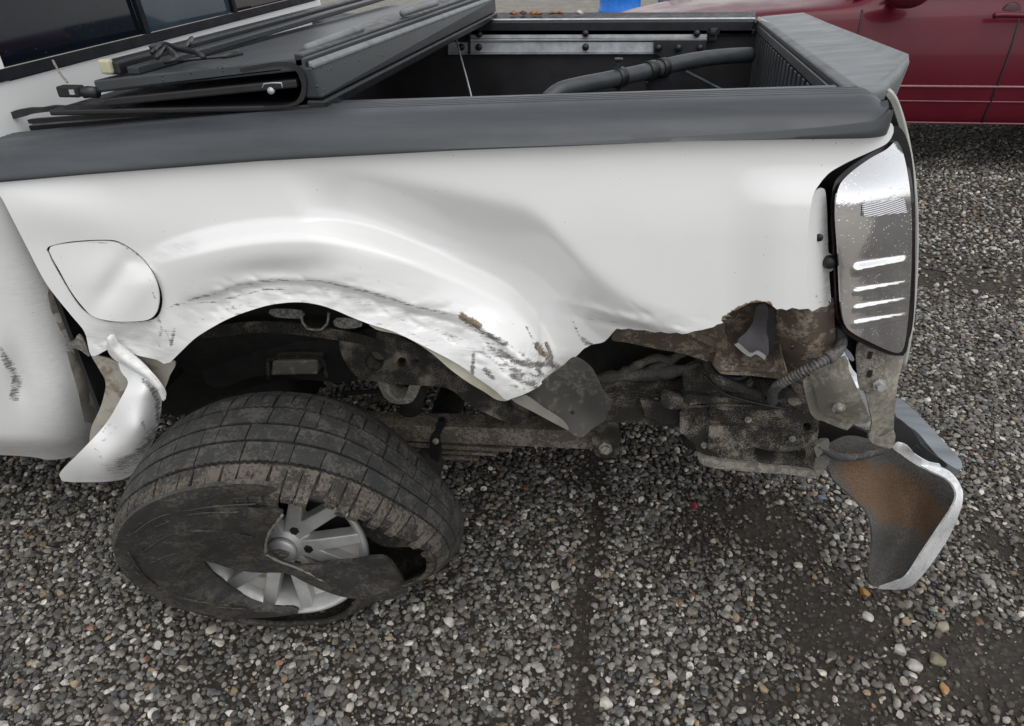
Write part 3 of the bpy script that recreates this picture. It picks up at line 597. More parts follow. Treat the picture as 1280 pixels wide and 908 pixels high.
g0, g1 = i0 + [.012, 0, -.018], i1 + [.012, 0, -.018]
mk('inner_panel', [g0, g1, g1 - [0, 0, .5], g0 - [0, 0, .5], g0 + [.05, 0, 0], g1 + [.05, 0, 0], g1 + [.05, 0, -.5], g0 + [.05, 0, -.5]], [(0, 1, 2, 3), (4, 7, 6, 5), (0, 4, 5, 1), (3, 2, 6, 7), (0, 3, 7, 4), (1, 5, 6, 2)], M_BED, gate_root)
hexa('inner_band', [g0 + [-.012, 0, .002], g1 + [-.012, 0, .002], g1 + [-.012, 0, -.022], g0 + [-.012, 0, -.022]], [g0 + [.004, 0, .002], g1 + [.004, 0, .002], g1 + [.004, 0, -.022], g0 + [.004, 0, -.022]], M_CAP, gate_root, .003)
for k in range(24):
    t = (k + .6) / 24.6; p = g0 + (g1 - g0) * t; dy = (g1 - g0) / 24.6 * .5
    hexa('rib', [p + [-.010, 0, -.026], p + dy + [-.010, 0, -.026], p + dy + [-.010, 0, -.42], p + [-.010, 0, -.42]], [p + [.006, 0, -.026], p + dy + [.006, 0, -.026], p + dy + [.006, 0, -.42], p + [.006, 0, -.42]], M_CAP, gate_root, .002)
def outer_skin():
    prof = crom([(1113, 112), (1123, 124), (1134, 158), (1143, 205), (1148, 255), (1149, 310), (1146, 375), (1140, 425), (1133, 460)], 6)
    V = []; F = []; pts = [P(a, b, 1.30) for a, b in prof]; n = len(pts)
    ys = [1.300, 1.302, 1.32, 1.6, 2.2, 2.80]; off = [-.005, 0, .004, .012, .016, .01]
    for p in pts:
        for y, o_ in zip(ys, off): V.append((p[0] + o_, y, p[2] - (y - 1.3) * .035))
    m = len(ys)
    for i in range(n - 1):
        for k in range(m - 1): F.append((i * m + k, i * m + k + 1, (i + 1) * m + k + 1, (i + 1) * m + k))
    o = mk('outer_skin', V, F, M_FLANGE2, gate_root, True); solid(o, .012, 1)
M_FLANGE2 = simple('pale_greenish_edge', (0.40, 0.41, 0.375), .45, var=.12)
outer_skin()
# ---- tail lamp
lamp = part_empty('tail_lamp', truck)
LENS = crom([(1121, 177), (1129, 192), (1135, 220), (1139, 255), (1140, 300), (1139, 345), (1135, 401), (1130, 434), (1124, 441), (1112, 439), (1092, 430), (1067, 417), (1056, 405), (1051, 377), (1048, 318), (1045, 266), (1048, 236), (1060, 219), (1085, 200), (1108, 187)], 4, True)
def lens_depth(x, y):
    w = np.clip((x - 1044) / 96, 0, 1)
    d = 1.150 + 0.070 * w ** 2.0 + 0.030 * w
    d = d + 0.085 * (1 - sst(y, 165, 262)) ** 1.5 - .006 * hill(x, y, 1090, 300, 200, 40)
    for cyy, h in ((330, 6.5), (359, 2.6), (380, 2.6), (399, 2.6)):
        ln = cyy - (x - 1100) * 0.17; m = sst(x, 1063, 1073) * (1 - sst(x, 1131, 1137))
        d = d - (0.009 if h > 5 else .0045) * m * sst(y, ln - h - 1.5, ln + h * .6) * (1 - sst(y, ln + h * .8, ln + h + 1.5))
    return d
def lens_mat():
    t = NT('chrome_lamp_housing'); t.set(col=(0.88, 0.88, 0.89), metal=0.97, rough=t.ramp(t.noise(40, 4), [(.35, .02), (.7, .08)]), coat=1.0, coatr=.02)
    h = t.mix(0.6, t.ramp(t.voro(140), [(0.08, 1.0), (0.2, 0.0)]), t.noise(34, 5, .7)); t.bump(h, 0.30, 0.003); return t.m
M_LENS = lens_mat()
patch('lamp_lens', LENS, lens_depth, M_LENS, lamp, 2.6, .004)
def reflector_mat():
    t = NT('ribbed_reflector'); w = t.n.new('ShaderNodeTexWave'); w.wave_type = 'BANDS'; w.bands_direction = 'Z'; w.inputs['Scale'].default_value = 95; t.l.new(t.tc.outputs['Object'], w.inputs['Vector'])
    t.set(col=(0.80, 0.80, 0.82), metal=.75, rough=.22); t.bump(w.outputs[0], .5, .002); return t.m
patch('reflector', [(1079, 254), (1130, 247), (1134, 266), (1100, 270), (1080, 271)], lambda x, y: lens_depth(x, y) - .005, reflector_mat(), lamp, 4, .003)
GASK = crom([(1121, 170), (1131, 185), (1138, 215), (1143, 255), (1144, 300), (1143, 350), (1139, 402), (1133, 440), (1124, 445), (1110, 443), (1088, 434), (1064, 422), (1052, 408), (1046, 380), (1043, 318), (1039, 266), (1042, 232), (1056, 214), (1083, 195), (1106, 182)], 4, True)
M_GASK = simple('dark_red_gasket', (0.010, 0.004, 0.006), .3, var=.3)
patch('lamp_housing', GASK, lambda x, y: lens_depth(x, y) + .018, M_GASK, lamp, 5, .03)
patch('lamp_opening', crom([(1122, 158), (1140, 200), (1144, 300), (1138, 420), (1100, 430), (1060, 430), (1043, 405), (1033, 380), (1029, 300), (1024, 240), (1040, 208), (1090, 180)], 5, True), 1.30, M_BLACK, lamp, 14, .01)
JAMB = crom([(1015, 247), (1022, 237), (1030, 236), (1033, 250), (1035, 300), (1037, 350), (1038, 380), (1026, 384), (1011, 386), (1008, 330), (1011, 280)], 4, True)
jm = patch('lamp_jamb', JAMB, lambda x, y: SIDE - .012 + 0.045 * np.clip((x - 1008) / 28, 0, 1), M_PAINT, truck, 4, .003, attrs=dict(scuff=amax([([(1020, 370), (1030, 384)], 5, .6)]), smear=amax([([(1030, 250), (1034, 380)], 5, .6)]), rust=lambda x, y: np.zeros(np.shape(x))))
lathe('jamb_hole', [(.0062, 0), (.0062, .002), (.0001, .002)], P(1024, 297, SIDE + .010), (-.3, -1, 0), M_BLACK, truck, 16)
lathe('lamp_clip', [(.011, -.004), (.011, .003), (.008, .008), (.0001, .008)], P(1037, 328, SIDE + .022), (-.2, -1, 0), M_BLACK, truck, 18)
patch('clip_seat', crom([(1029, 320), (1040, 319), (1041, 338), (1031, 337)], 3, True), SIDE + .028, M_FLANGE2, truck, 5, .004)
# ---- underbody metal behind the torn edge
patch('wheel_arch_flange', crom([(462, 404), (500, 414), (537, 432), (566, 448), (590, 463), (612, 480), (634, 500), (621, 500), (607, 491), (585, 478), (563, 462), (537, 440), (505, 421), (470, 412)], 4, True), lambda x, y: side_depth(x, y) + .022, M_FLANGE, truck, 5, .003)
patch('inner_ledge', crom([(778, 404), (800, 405), (853, 410), (900, 398), (905, 420), (894, 452), (875, 449), (851, 442), (818, 436), (787, 429), (764, 424)], 5, True), lambda x, y: 1.205 + .03 * sst(y, 405, 450), M_BROWN, truck, 6, .003, rough=.006)
patch('torn_inner_fender', crom([(848, 405), (900, 380), (945, 366), (972, 372), (974, 430), (984, 470), (978, 466), (940, 464), (902, 463), (892, 455), (896, 436), (882, 430)], 5, True), [(850, 405, 1.19), (900, 385, 1.2), (945, 372, 1.215), (972, 380, 1.19), (972, 440, 1.20), (940, 462, 1.20), (900, 460, 1.19), (925, 425, 1.26), (890, 430, 1.22), (955, 420, 1.25)], M_BROWN, truck, 5, .003, rough=.014, seed=3)
patch('inner_corner_panel', crom([(966, 378), (1010, 376), (1040, 372), (1043, 400), (1045, 440), (1036, 452), (1018, 460), (1004, 474), (1022, 505), (1030, 524), (1016, 520), (991, 486), (976, 462), (968, 430)], 5, True), [(968, 380, 1.205), (1010, 380, 1.165), (1042, 378, 1.18), (1042, 440, 1.19), (1005, 430, 1.165), (970, 440, 1.21), (985, 470, 1.215), (1020, 505, 1.20), (1005, 474, 1.19)], M_BROWN, truck, 5, .003, rough=.007, seed=5)
lathe('panel_hole', [(.004, 0), (.004, .002), (.0001, .002)], P(990, 434, 1.163), (0, -1, 0), M_BLACK, truck, 12)
patch('dark_gusset', crom([(946, 383), (959, 384), (960, 420), (960, 444), (948, 446), (930, 436), (922, 426), (934, 414), (942, 400)], 4, True), [(946, 384, 1.185), (959, 384, 1.18), (958, 444, 1.175), (925, 428, 1.19), (940, 410, 1.2)], simple('purple_grey_metal', (.062, .056, .062), .6, var=.3), truck, 5, .003)
patch('gusset_slot', crom([(960, 384), (968, 385), (967, 446), (960, 442)], 5, True), 1.186, M_BLACK, truck, 5, .003)

M_STEELB = simple('bright_bent_steel', (.45, .45, .44), .35, .5, var=.2)
patch('torn_shred', crom([(918, 431), (923, 429), (938, 442), (947, 439), (958, 446), (956, 450), (945, 443), (936, 446)], 3, True), 1.165, M_STEELB, truck, 4, .003)
patch('brace', crom([(896, 455), (930, 459), (975, 464), (985, 474), (940, 470), (900, 467)], 5, True), 1.20, M_BROWN, truck, 6, .004)
patch('beige_plate', crom([(1012, 467), (1030, 458), (1048, 447), (1056, 445), (1060, 452), (1061, 462), (1068, 478), (1080, 505), (1088, 526), (1074, 530), (1059, 530), (1040, 524), (1025, 514), (1019, 490)], 5, True), [(1012, 467, 1.19), (1055, 446, 1.17), (1088, 526, 1.16), (1040, 524, 1.175), (1045, 490, 1.150)], M_BEIGE, truck, 5, .003)
patch('beige_plate', crom([(1004, 476), (1016, 474), (1024, 512), (1042, 525), (1066, 532), (1059, 538), (1030, 527), (1014, 518)], 5, True), 1.192, M_BEIGE, truck, 6, .003)
lathe('rubber_plug', [(.012, 0), (.012, .004), (.006, .005), (.005, .009), (.0001, .009)], P(1048, 510, 1.156), (0, -1, .2), M_STEEL, truck, 18)
patch('pillar', crom([(1075, 428), (1126, 440), (1122, 480), (1118, 520), (1115, 556), (1100, 556), (1086, 548), (1090, 530), (1084, 500), (1074, 470)], 5, True), [(1075, 430, 1.24), (1125, 440, 1.28), (1115, 555, 1.27), (1088, 548, 1.24), (1078, 480, 1.24), (1110, 490, 1.24)], M_BEIGE, truck, 6, .004)
patch('lamp_bracket', crom([(1072, 430), (1103, 434), (1103, 488), (1096, 491), (1079, 489), (1073, 480)], 4, True), 1.226, M_STEEL, truck, 5, .006)
for yy in (444, 467): box('bracket_slot', P(1084, yy + 5, 1.222), P(1091, yy - 4, 1.224), M_BLACK, truck)
lathe('bracket_bolt', [(.013, 0), (.013, .004), (.008, .004), (.008, .014), (.0001, .014)], P(1099, 481, 1.218), (0, -1, .1), M_STEELB, truck, 6, False)
patch('pillar_flange', crom([(1086, 540), (1100, 548), (1118, 540), (1116, 560), (1100, 558), (1088, 552)], 4, True), 1.24, M_BEIGE, truck, 6, .004)
patch('lamp_gap', crom([(1040, 380), (1048, 400), (1066, 424), (1076, 432), (1078, 470), (1066, 462), (1056, 440), (1043, 430)], 5, True), 1.26, M_BLACK, truck, 8, .003)
patch('plastic_shard', crom([(1055, 434), (1064, 442), (1068, 450), (1066, 452), (1058, 446)], 3, True), 1.19, M_STEPPAD, truck, 5, .002)
patch('shade_backing', [(640, 405), (1030, 375), (1030, 520), (900, 510), (640, 520)], lambda x, y: 1.40 + .10 * (900 - x) / 400, M_DARK, truck, 30, .004)  # upright dark sheet added to blacken the shaded space behind the tear
# inner wheel well, dark
patch('wheel_well_liner', crom([(190, 400), (260, 372), (380, 362), (480, 385), (560, 420), (640, 470), (560, 470), (500, 455), (430, 440), (420, 470), (330, 480), (260, 500), (215, 520), (205, 470)], 8, True), [(160, 410, 1.35), (380, 370, 1.30), (620, 460, 1.28), (400, 440, 1.50), (210, 510, 1.52), (500, 440, 1.44)], M_DARK, truck, 14, .003)
for k, ol in enumerate(([(338, 387), (376, 388), (377, 398), (342, 396)], [(420, 398), (448, 400), (452, 408), (432, 411), (418, 407)])):
    patch('frosted_tag', crom(ol, 4, True), 1.295, simple('pale_overspray_%d' % k, (.16, .16, .155), .7, var=.8, vs=150), truck, 5, .002)
tube('wire_loop', [P(a, b, 1.29) for a, b in ((376, 388), (378, 403), (384, 411), (402, 412), (409, 405), (411, 391))], .0028, M_STEEL, truck, 8)
patch('well_ledge', crom([(240, 412), (330, 402), (420, 412), (470, 424), (466, 432), (410, 424), (330, 416), (245, 424)], 5, True), 1.31, M_FRAMED, truck, 8, .003, rough=.004)
# frame kick-up over the axle
hole = lambda cx, cyy, r: [(cx + r * math.cos(a), cyy + r * math.sin(a)) for a in np.linspace(0, 2 * math.pi, 16, endpoint=False)]
patch('frame_arch', crom([(425, 425), (450, 413), (480, 414), (520, 432), (570, 458), (622, 500), (660, 522), (640, 530), (590, 508), (560, 486), (520, 482), (478, 478), (448, 472), (430, 450)], 5, True), lambda x, y: 1.35 + 0 * x, M_FRAME, truck, 7, .05, [hole(468, 452, 12), hole(502, 453, 6), hole(519, 454, 5)])
patch('frame_arch_inside', crom([(440, 430), (540, 440), (540, 470), (445, 465)], 8, True), 1.40, M_STEEL, truck, 14, .003)
patch('frame_rail', crom([(250, 440), (280, 428), (330, 420), (430, 426), (450, 470), (420, 478), (330, 470), (280, 484), (258, 480)], 8, True), 1.46, M_DARK, truck, 12, .06, rough=.004)
hexa('muffler_plate', [P(338, 470, 1.42), P(397, 469, 1.42), P(397, 450, 1.42), P(340, 451, 1.42)], [P(338, 470, 1.42) + [0, .05, 0], P(397, 469, 1.42) + [0, .05, 0], P(397, 450, 1.42) + [0, .05, .0], P(340, 451, 1.42) + [0, .05, 0]], M_STEEL, truck, .006)
tube('plate_rim', [P(a, b, 1.415) for a, b in ((336, 474), (335, 456), (342, 448), (395, 447), (406, 455), (408, 472))], .0045, M_FRAMED, truck, 8)
patch('spring_hanger', crom([(472, 478), (484, 478), (493, 496), (506, 496), (514, 478), (526, 479), (514, 503), (486, 502)], 3, True), 1.36, M_STEEL, truck, 4, .05)
tube('brake_rod', [P(432, 514, 1.46), P(486, 492, 1.44)], .008, M_FRAMED, truck)
tube('brake_rod', [P(428, 492, 1.55), P(490, 488, 1.5)], .006, M_DARK, truck)
tube('shock_absorber', [P(522, 480, 1.42), P(505, 540, 1.55)], .028, M_DARK, truck)
tube('axle_tube', [(-.45, 1.30, .30), (-.45, 2.7, .33)], .042, M_DARK, truck)
lathe('differential', [(.02, -.13), (.09, -.11), (.13, -.04), (.13, .04), (.09, .11), (.02, .13)], (-.45, 2.0, .32), (0, 1, 0), M_DARK, truck, 24)
# leaf spring
def leaf(px0, y0a, y0b, px1, y1a, y1b, Y=1.42, w=.06, m=M_LEAF):
    q = [P(px0, y0b, Y), P(px1, y1b, Y), P(px1, y1a, Y), P(px0, y0a, Y)]; hexa('spring_leaf', q, [p + [0, w, 0] for p in q], m, truck, .002)
leaf(420, 530, 548, 760, 540, 563); leaf(430, 551, 556, 640, 562, 566, 1.425); leaf(430, 559, 563, 620, 568, 571, 1.43); leaf(450, 566, 570, 598, 574, 577, 1.435)
cl = patch('spring_clip', crom([(546, 529), (553, 527), (556, 532), (549, 548), (550, 570), (546, 578), (540, 577), (537, 560), (538, 547), (544, 540)], 3, True), 1.405, M_BLACK, truck, 4, .02)
lathe('clip_bolt', [(.008, 0), (.008, .006), (.0001, .006)], P(545, 551, 1.40), (0, -1, .2), M_STEEL, truck, 10)
patch('spring_shackle', crom([(742, 525), (768, 524), (775, 545), (773, 568), (760, 573), (743, 566)], 4, True), 1.40, M_FRAME, truck, 6, .06)
lathe('shackle_bolt', [(.017, 0), (.017, .006), (.010, .006), (.010, .014), (.0001, .014)], P(757, 560, 1.397), (0, -1, .2), M_STEEL, truck, 6, False)
# rear frame rail with plates
patch('frame_rail', straight([(736, 476), (790, 472), (850, 473), (880, 482), (930, 492), (1010, 506), (1010, 540), (880, 534), (838, 534), (800, 530), (762, 528), (738, 533)], 8), lambda x, y: 1.315 - .03 * (1 - sst(y, 470, 486)) * -1 - .0 * x, M_FRAME, truck, 7, .07, rough=.002)
patch('frame_bracket', straight([(862, 505), (900, 512), (960, 513), (1003, 509), (1026, 512), (1022, 550), (1016, 596), (990, 592), (930, 586), (884, 580), (872, 572), (869, 556), (850, 540), (850, 516)], 7), lambda x, y: 1.275 + 0 * x, M_FRAME, truck, 6, .035, [crom([(944, 560), (960, 557), (1003, 560), (1006, 574), (995, 578), (948, 574)], 4, True), hole(1009, 534, 5.5)], rough=.002)
patch('slot_back', [(935, 552), (1012, 552), (1012, 584), (935, 584)], 1.318, M_STEEL, truck, 12, .004)
patch('hitch_plate', [(887, 532), (930, 534), (976, 541), (975, 563), (940, 560), (890, 566), (884, 560)], 1.262, M_FRAME, truck, 6, .012, rough=.001)
patch('frame_foot', crom([(872, 568), (890, 574), (960, 583), (1015, 590), (1016, 598), (990, 594), (915, 588), (880, 582)], 4, True), 1.266, M_STEEL, truck, 6, .02)
patch('frame_plate', crom([(858, 494), (900, 497), (940, 500), (1000, 500), (1008, 508), (960, 512), (905, 513), (885, 505), (858, 506)], 4, True), 1.262, M_FRAMED, truck, 6, .03, rough=.003)
patch('mud_clump', crom([(828, 494), (858, 500), (866, 508), (850, 512), (830, 509)], 4, True), 1.265, M_FRAME, truck, 5, .02, rough=.006)
for a, b, r in ((877, 523, .014), (893, 513, .012)): lathe('frame_plug', [(r, 0), (r, .008), (r * .8, .010), (r * .75, .004), (.0001, .004)], P(a, b, 1.272), (0, -1, .35), M_FRAME, truck, 18)
for a, b in ((935, 524), (990, 548), (880, 556), (820, 500)):
    lathe('frame_bolt', [(.0075, 0), (.0075, .005), (.004, .006), (.004, .010), (.0001, .010)], P(a, b, 1.272 if a > 862 else 1.312), (0, -1, .15), M_STEEL, truck, 6, False)
tube('brake_line', [P(a, b, c) for a, b, c in ((742, 492, 1.30), (790, 489, 1.30), (835, 497, 1.30), (866, 508, 1.27), (900, 506, 1.255), (960, 508, 1.255), (1005, 506, 1.26))], .0028, M_FRAMED, truck, 8)
tube('brake_line', [P(a, b, c) for a, b, c in ((880, 470, 1.24), (905, 492, 1.24), (950, 505, 1.24), (985, 512, 1.25))], .0030, M_BLACK, truck, 8)
patch('frame_gusset', straight([(800, 500), (838, 503), (858, 514), (858, 530), (830, 530), (806, 520)], 6), 1.300, M_FRAMED, truck, 6, .01)
# cable bundle and hoses
for pl, r in (([(742, 474), (790, 468), (830, 465), (866, 462), (890, 466)], .013), ([(770, 470), (800, 455), (822, 447), (838, 452)], .009), ([(800, 466), (830, 455), (855, 440)], .009), ([(790, 472), (840, 466), (872, 455), (880, 445)], .010), ([(815, 470), (852, 462), (864, 465), (872, 478)], .009)):
    tube('cable', [P(a, b, 1.33 - .02 * i / len(pl)) for i, (a, b) in enumerate(pl)], r, M_CABLE, truck, 10, rad=lambda s, L, r=r: r * (1 + .18 * math.sin(s * 310) + .1 * math.sin(s * 770)))
tube('corrugated_hose', [P(a, b, c) for a, b, c in ((1048, 404, 1.21), (1052, 425, 1.19), (1048, 438, 1.165), (1038, 446, 1.15), (1019, 457, 1.14), (992, 471, 1.145), (973, 482, 1.16), (966, 491, 1.19), (966, 502, 1.22))], .0085, M_HOSE, truck, 14, step=.0009, rad=lambda s, L: (.0098 if s < .085 else .0082 + .0012 * math.copysign(1, math.sin(s * 1050))))
lathe('hose_collar', [(.0115, -.006), (.0115, .006), (.0095, .006)], P(1038, 446, 1.15), tuple(P(1019, 457, 1.14) - P(1048, 440, 1.16)), M_HOSE, truck, 18)
tube('wire_sleeve', [P(a, b, c) for a, b, c in ((884, 448, 1.25), (887, 462, 1.23), (897, 474, 1.21), (913, 481, 1.205), (934, 489, 1.21), (956, 498, 1.225))], .009, M_FRAMED, truck, 12, rad=lambda s, L: .0090 + .0016 * math.sin(s * 150) + .0009 * math.sin(s * 420))
lathe('fuel_pipe_ring', [(.022, 0), (.026, .006), (.022, .012), (.016, .012), (.016, 0)], P(918, 467, 1.26), (0, -.3, 1), M_BLACK, truck, 20)
patch('frame_bracket', crom([(856, 470), (880, 460), (893, 470), (920, 482), (930, 480), (938, 472), (942, 478), (930, 490), (900, 489), (876, 497), (858, 490)], 4, True), 1.275, M_FRAME, truck, 5, .02, rough=.005)
patch('rail_clip', crom([(985, 499), (1000, 498), (1003, 504), (990, 507)], 3, True), 1.25, M_STEEL, truck, 4, .008)
# hanging liner
patch('liner_flap', crom([(717, 447), (730, 452), (741, 463), (752, 485), (763, 505), (764, 512), (757, 516), (759, 523), (741, 536), (726, 547), (710, 539), (690, 523), (668, 505), (650, 494), (664, 488), (678, 477), (693, 467), (706, 456)], 4, True), [(717, 447, 1.165), (741, 463, 1.16), (763, 508, 1.15), (726, 547, 1.14), (690, 523, 1.135), (652, 494, 1.13), (690, 470, 1.15), (710, 500, 1.165), (735, 520, 1.165)], M_TAUPE, truck, 4, .003)
lathe('flap_hole', [(.003, 0), (.003, .002), (.0001, .002)], P(716, 515, 1.160), (0, -1, .1), M_BLACK, truck, 10)
patch('flap_edge', crom([(640, 500), (653, 493), (680, 511), (704, 527), (711, 538), (700, 533), (672, 518)], 4, True), [(640, 500, 1.115), (711, 538, 1.125), (680, 512, 1.12), (653, 493, 1.117)], M_TAN, truck, 5, .004)
# spare wheel slung under the bed: carcass and tread bars
SPC = Vector((-.02, 2.10, .50))
sp_root = part_empty('spare_wheel', truck)
lathe('spare_tyre', [(.20, -.10), (.30, -.11), (.355, -.09), (.37, -.04), (.37, .04), (.355, .09), (.30, .11), (.20, .10)], SPC, (.12, -.14, 1), M_RUBIN, sp_root, 56)
_ax = Vector((.12, -.14, 1)).normalized(); _a = _ax.orthogonal().normalized(); _b = _ax.cross(_a)
for k in range(72):
    th = 2 * math.pi * k / 72; d = _a * math.cos(th) + _b * math.sin(th); tn = _ax.cross(d)
    if d.y > .35: continue
    c = SPC + d * .368; q = [c + tn * s * .010 + _ax * h + d * e for e in (0, .010) for s, h in ((-1, -.085), (1, -.085), (1, .085), (-1, .085))]
    hexa('tread_bar', [np.array(v) for v in q[4:]], [np.array(v) for v in q[:4]], M_RUBIN, sp_root)
# ---- bumper corner
bump = part_empty('bumper', truck)
INB = crom([(1030, 560), (1060, 545), (1095, 552), (1118, 560), (1137, 570), (1162, 586), (1182, 597), (1196, 613), (1193, 631), (1179, 655), (1156, 689), (1134, 722), (1120, 735), (1099, 735), (1088, 729), (1086, 718), (1090, 690), (1090, 665), (1086, 645), (1073, 628), (1043, 601), (1033, 578)], 4, True)
BD = [(1030, 560, 1.32), (1095, 552, 1.36), (1137, 570, 1.36), (1193, 613, 1.30), (1175, 654, 1.24), (1131, 720, 1.16), (1095, 735, 1.17), (1086, 715, 1.175), (1088, 655, 1.20), (1040, 600, 1.29), (1120, 620, 1.34), (1140, 650, 1.30), (1110, 690, 1.24)]
patch('bumper_inside', INB, BD, M_RUST, bump, 5, .004, attrs=dict(rust=lambda x, y: hill(x, y, 1125, 625, 75, 38, 0.55) * 1.05 + .4 * hill(x, y, 1070, 590, 40, 20, .5)), rough=.004)
patch('chrome_edge', crom([(1116, 556), (1135, 562), (1153, 573), (1172, 582), (1188, 590), (1198, 602), (1204, 618), (1200, 640), (1186, 672), (1163, 707), (1143, 730), (1128, 737), (1112, 737), (1097, 736), (1108, 732), (1119, 728), (1134, 720), (1155, 688), (1178, 654), (1192, 631), (1195, 615), (1184, 599), (1160, 587), (1135, 572)], 4, True), [(1118, 560, 1.33), (1172, 582, 1.31), (1204, 618, 1.27), (1191, 615, 1.255), (1188, 632, 1.225), (1200, 640, 1.235), (1174, 653, 1.20), (1186, 672, 1.215), (1131, 719, 1.125), (1143, 730, 1.145), (1112, 737, 1.14), (1150, 700, 1.15), (1182, 600, 1.275), (1135, 568, 1.325)], M_SCHROME, bump, 4, .004, rough=.003)
for a, b in ((1148, 564), (1178, 580)): patch('bumper_slot', crom([(a - 6, b - 5), (a - 2, b - 6), (a + 6, b + 2), (a + 4, b + 5), (a - 3, b + 1)], 2, True), 1.285, M_BLACK, bump, 3, .002)
patch('bumper_cover', crom([(1118, 524), (1140, 538), (1152, 556), (1172, 572), (1196, 588), (1186, 592), (1160, 580), (1135, 566), (1112, 558)], 4, True), 1.36, M_BLACKM, bump, 8, .006)
patch('bumper_flange', crom([(1116, 560), (1124, 553), (1134, 558), (1146, 570), (1160, 578), (1176, 582), (1172, 590), (1158, 588), (1140, 578), (1126, 568)], 3, True), 1.30, M_SCHROME, bump, 4, .004, rough=.012, seed=8)
sp0 = [(1122, 497), (1150, 520), (1176, 548), (1202, 577), (1200, 587), (1188, 582), (1172, 570), (1160, 556), (1146, 540), (1120, 520)]
patch('step_pad', crom(sp0, 4, True), [(1122, 497, 1.72), (1202, 577, 1.36), (1200, 587, 1.34), (1120, 520, 1.55), (1160, 556, 1.42), (1160, 530, 1.52)], M_STEPPAD, bump, 5, .02)
q_ = [np.array(v) for v in ((.50, 1.50, .43), (.50, 2.88, .43), (.50, 2.88, .58), (.50, 1.50, .58))]
hexa('bumper_bar', q_, [v + [.13, 0, .01] for v in q_], M_SCHROME, bump, .02)
tube('bumper_wire', [P(a, b, c) for a, b, c in ((1022, 556, 1.27), (1034, 564, 1.27), (1046, 571, 1.275), (1065, 572, 1.30), (1085, 568, 1.32), (1102, 563, 1.33))], .0085, M_HOSE, bump, 10)
patch('wire_clip', crom([(1018, 560), (1026, 553), (1037, 553), (1035, 560), (1028, 566), (1022, 572)], 3, True), 1.262, M_STEEL, bump, 4, .012)
patch('bumper_end', crom([(1012, 578), (1036, 568), (1036, 580), (1024, 594), (1014, 598)], 4, True), 1.285, M_STEEL, bump, 5, .02)
patch('hitch_recess', crom([(1020, 512), (1060, 530), (1100, 550), (1100, 565), (1030, 572), (1015, 560)], 6, True), 1.40, M_DARK, bump, 10, .01)
# ---- front part of the arch: hanging lip, folded tube, seam
lip = patch('torn_wheel_lip', crom([(160, 478), (150, 500), (132, 530), (106, 559), (80, 585), (74, 594), (77, 601), (100, 603), (137, 602), (159, 597), (174, 582), (190, 556), (198, 532), (202, 506), (201, 488), (192, 472), (176, 458), (158, 450), (148, 452), (152, 466)], 4, True), [(160, 478, 1.135), (132, 530, 1.125), (80, 590, 1.13), (100, 603, 1.145), (159, 597, 1.15), (198, 532, 1.15), (202, 500, 1.15), (172, 535, 1.090), (130, 580, 1.100), (178, 490, 1.108), (176, 460, 1.14), (150, 454, 1.15)], M_PAINT, truck, 3.5, .003,
            attrs=dict(scuff=amax([([(178, 475), (195, 490), (200, 510)], 4, .85), ([(195, 540), (170, 570), (150, 580)], 14, .8), ([(185, 480), (196, 500), (198, 530)], 5, .9), ([(165, 500), (150, 530), (120, 560)], 4, .55), ([(176, 525), (184, 540)], 5, .7), ([(120, 565), (140, 590), (165, 590)], 9, .55), ([(128, 540), (140, 528)], 3, .7), ([(150, 575), (190, 550)], 5, .7)]), smear=amax([([(150, 590), (195, 545)], 18, .7), ([(190, 480), (198, 530)], 10, .6), ([(100, 598), (160, 596)], 6, .4)]), rust=lambda x, y: .2 * hill(x, y, 180, 520, 8, 6)))
lip['label'] = 'torn white wheel lip hanging down before the tyre'
ln_ = np.array([(136, 424), (140, 436), (152, 448), (170, 461), (187, 473), (199, 486), (204, 500)], float)
patch('folded_edge', crom([(134, 422), (143, 418), (147, 428), (164, 442), (182, 457), (200, 477), (208, 492), (204, 502), (196, 487), (180, 472), (163, 462), (146, 452), (135, 440)], 4, True), lambda x, y: 1.128 - .011 * np.exp(-(pdist(x, y, ln_) / 6.0) ** 2), M_PAINT, truck, 3, .003, attrs=dict(scuff=amax([([(150, 452), (175, 470), (200, 490)], 2.5, .7), ([(180, 458), (204, 484)], 2, .6)]), smear=amax([([(140, 432), (170, 460), (204, 492)], 8, .5)]), rust=lambda x, y: np.zeros(np.shape(x))), rough=.003)
patch('body_seam', crom([(114, 444), (124, 446), (140, 450), (158, 462), (163, 478), (150, 506), (132, 534), (118, 550), (112, 556), (114, 535), (126, 508), (132, 480), (124, 462)], 4, True), 1.165, M_SEAM, truck, 5, .004, rough=.006)
patch('torn_web', crom([(168, 442), (196, 448), (219, 453), (212, 470), (204, 488), (196, 472), (182, 456)], 4, True), 1.16, M_SEAM, truck, 5, .003, rough=.004)
patch('seam_tab', crom([(82, 432), (92, 426), (98, 418), (104, 424), (112, 446), (100, 438)], 3, True), 1.18, M_STEEL, truck, 4, .003)
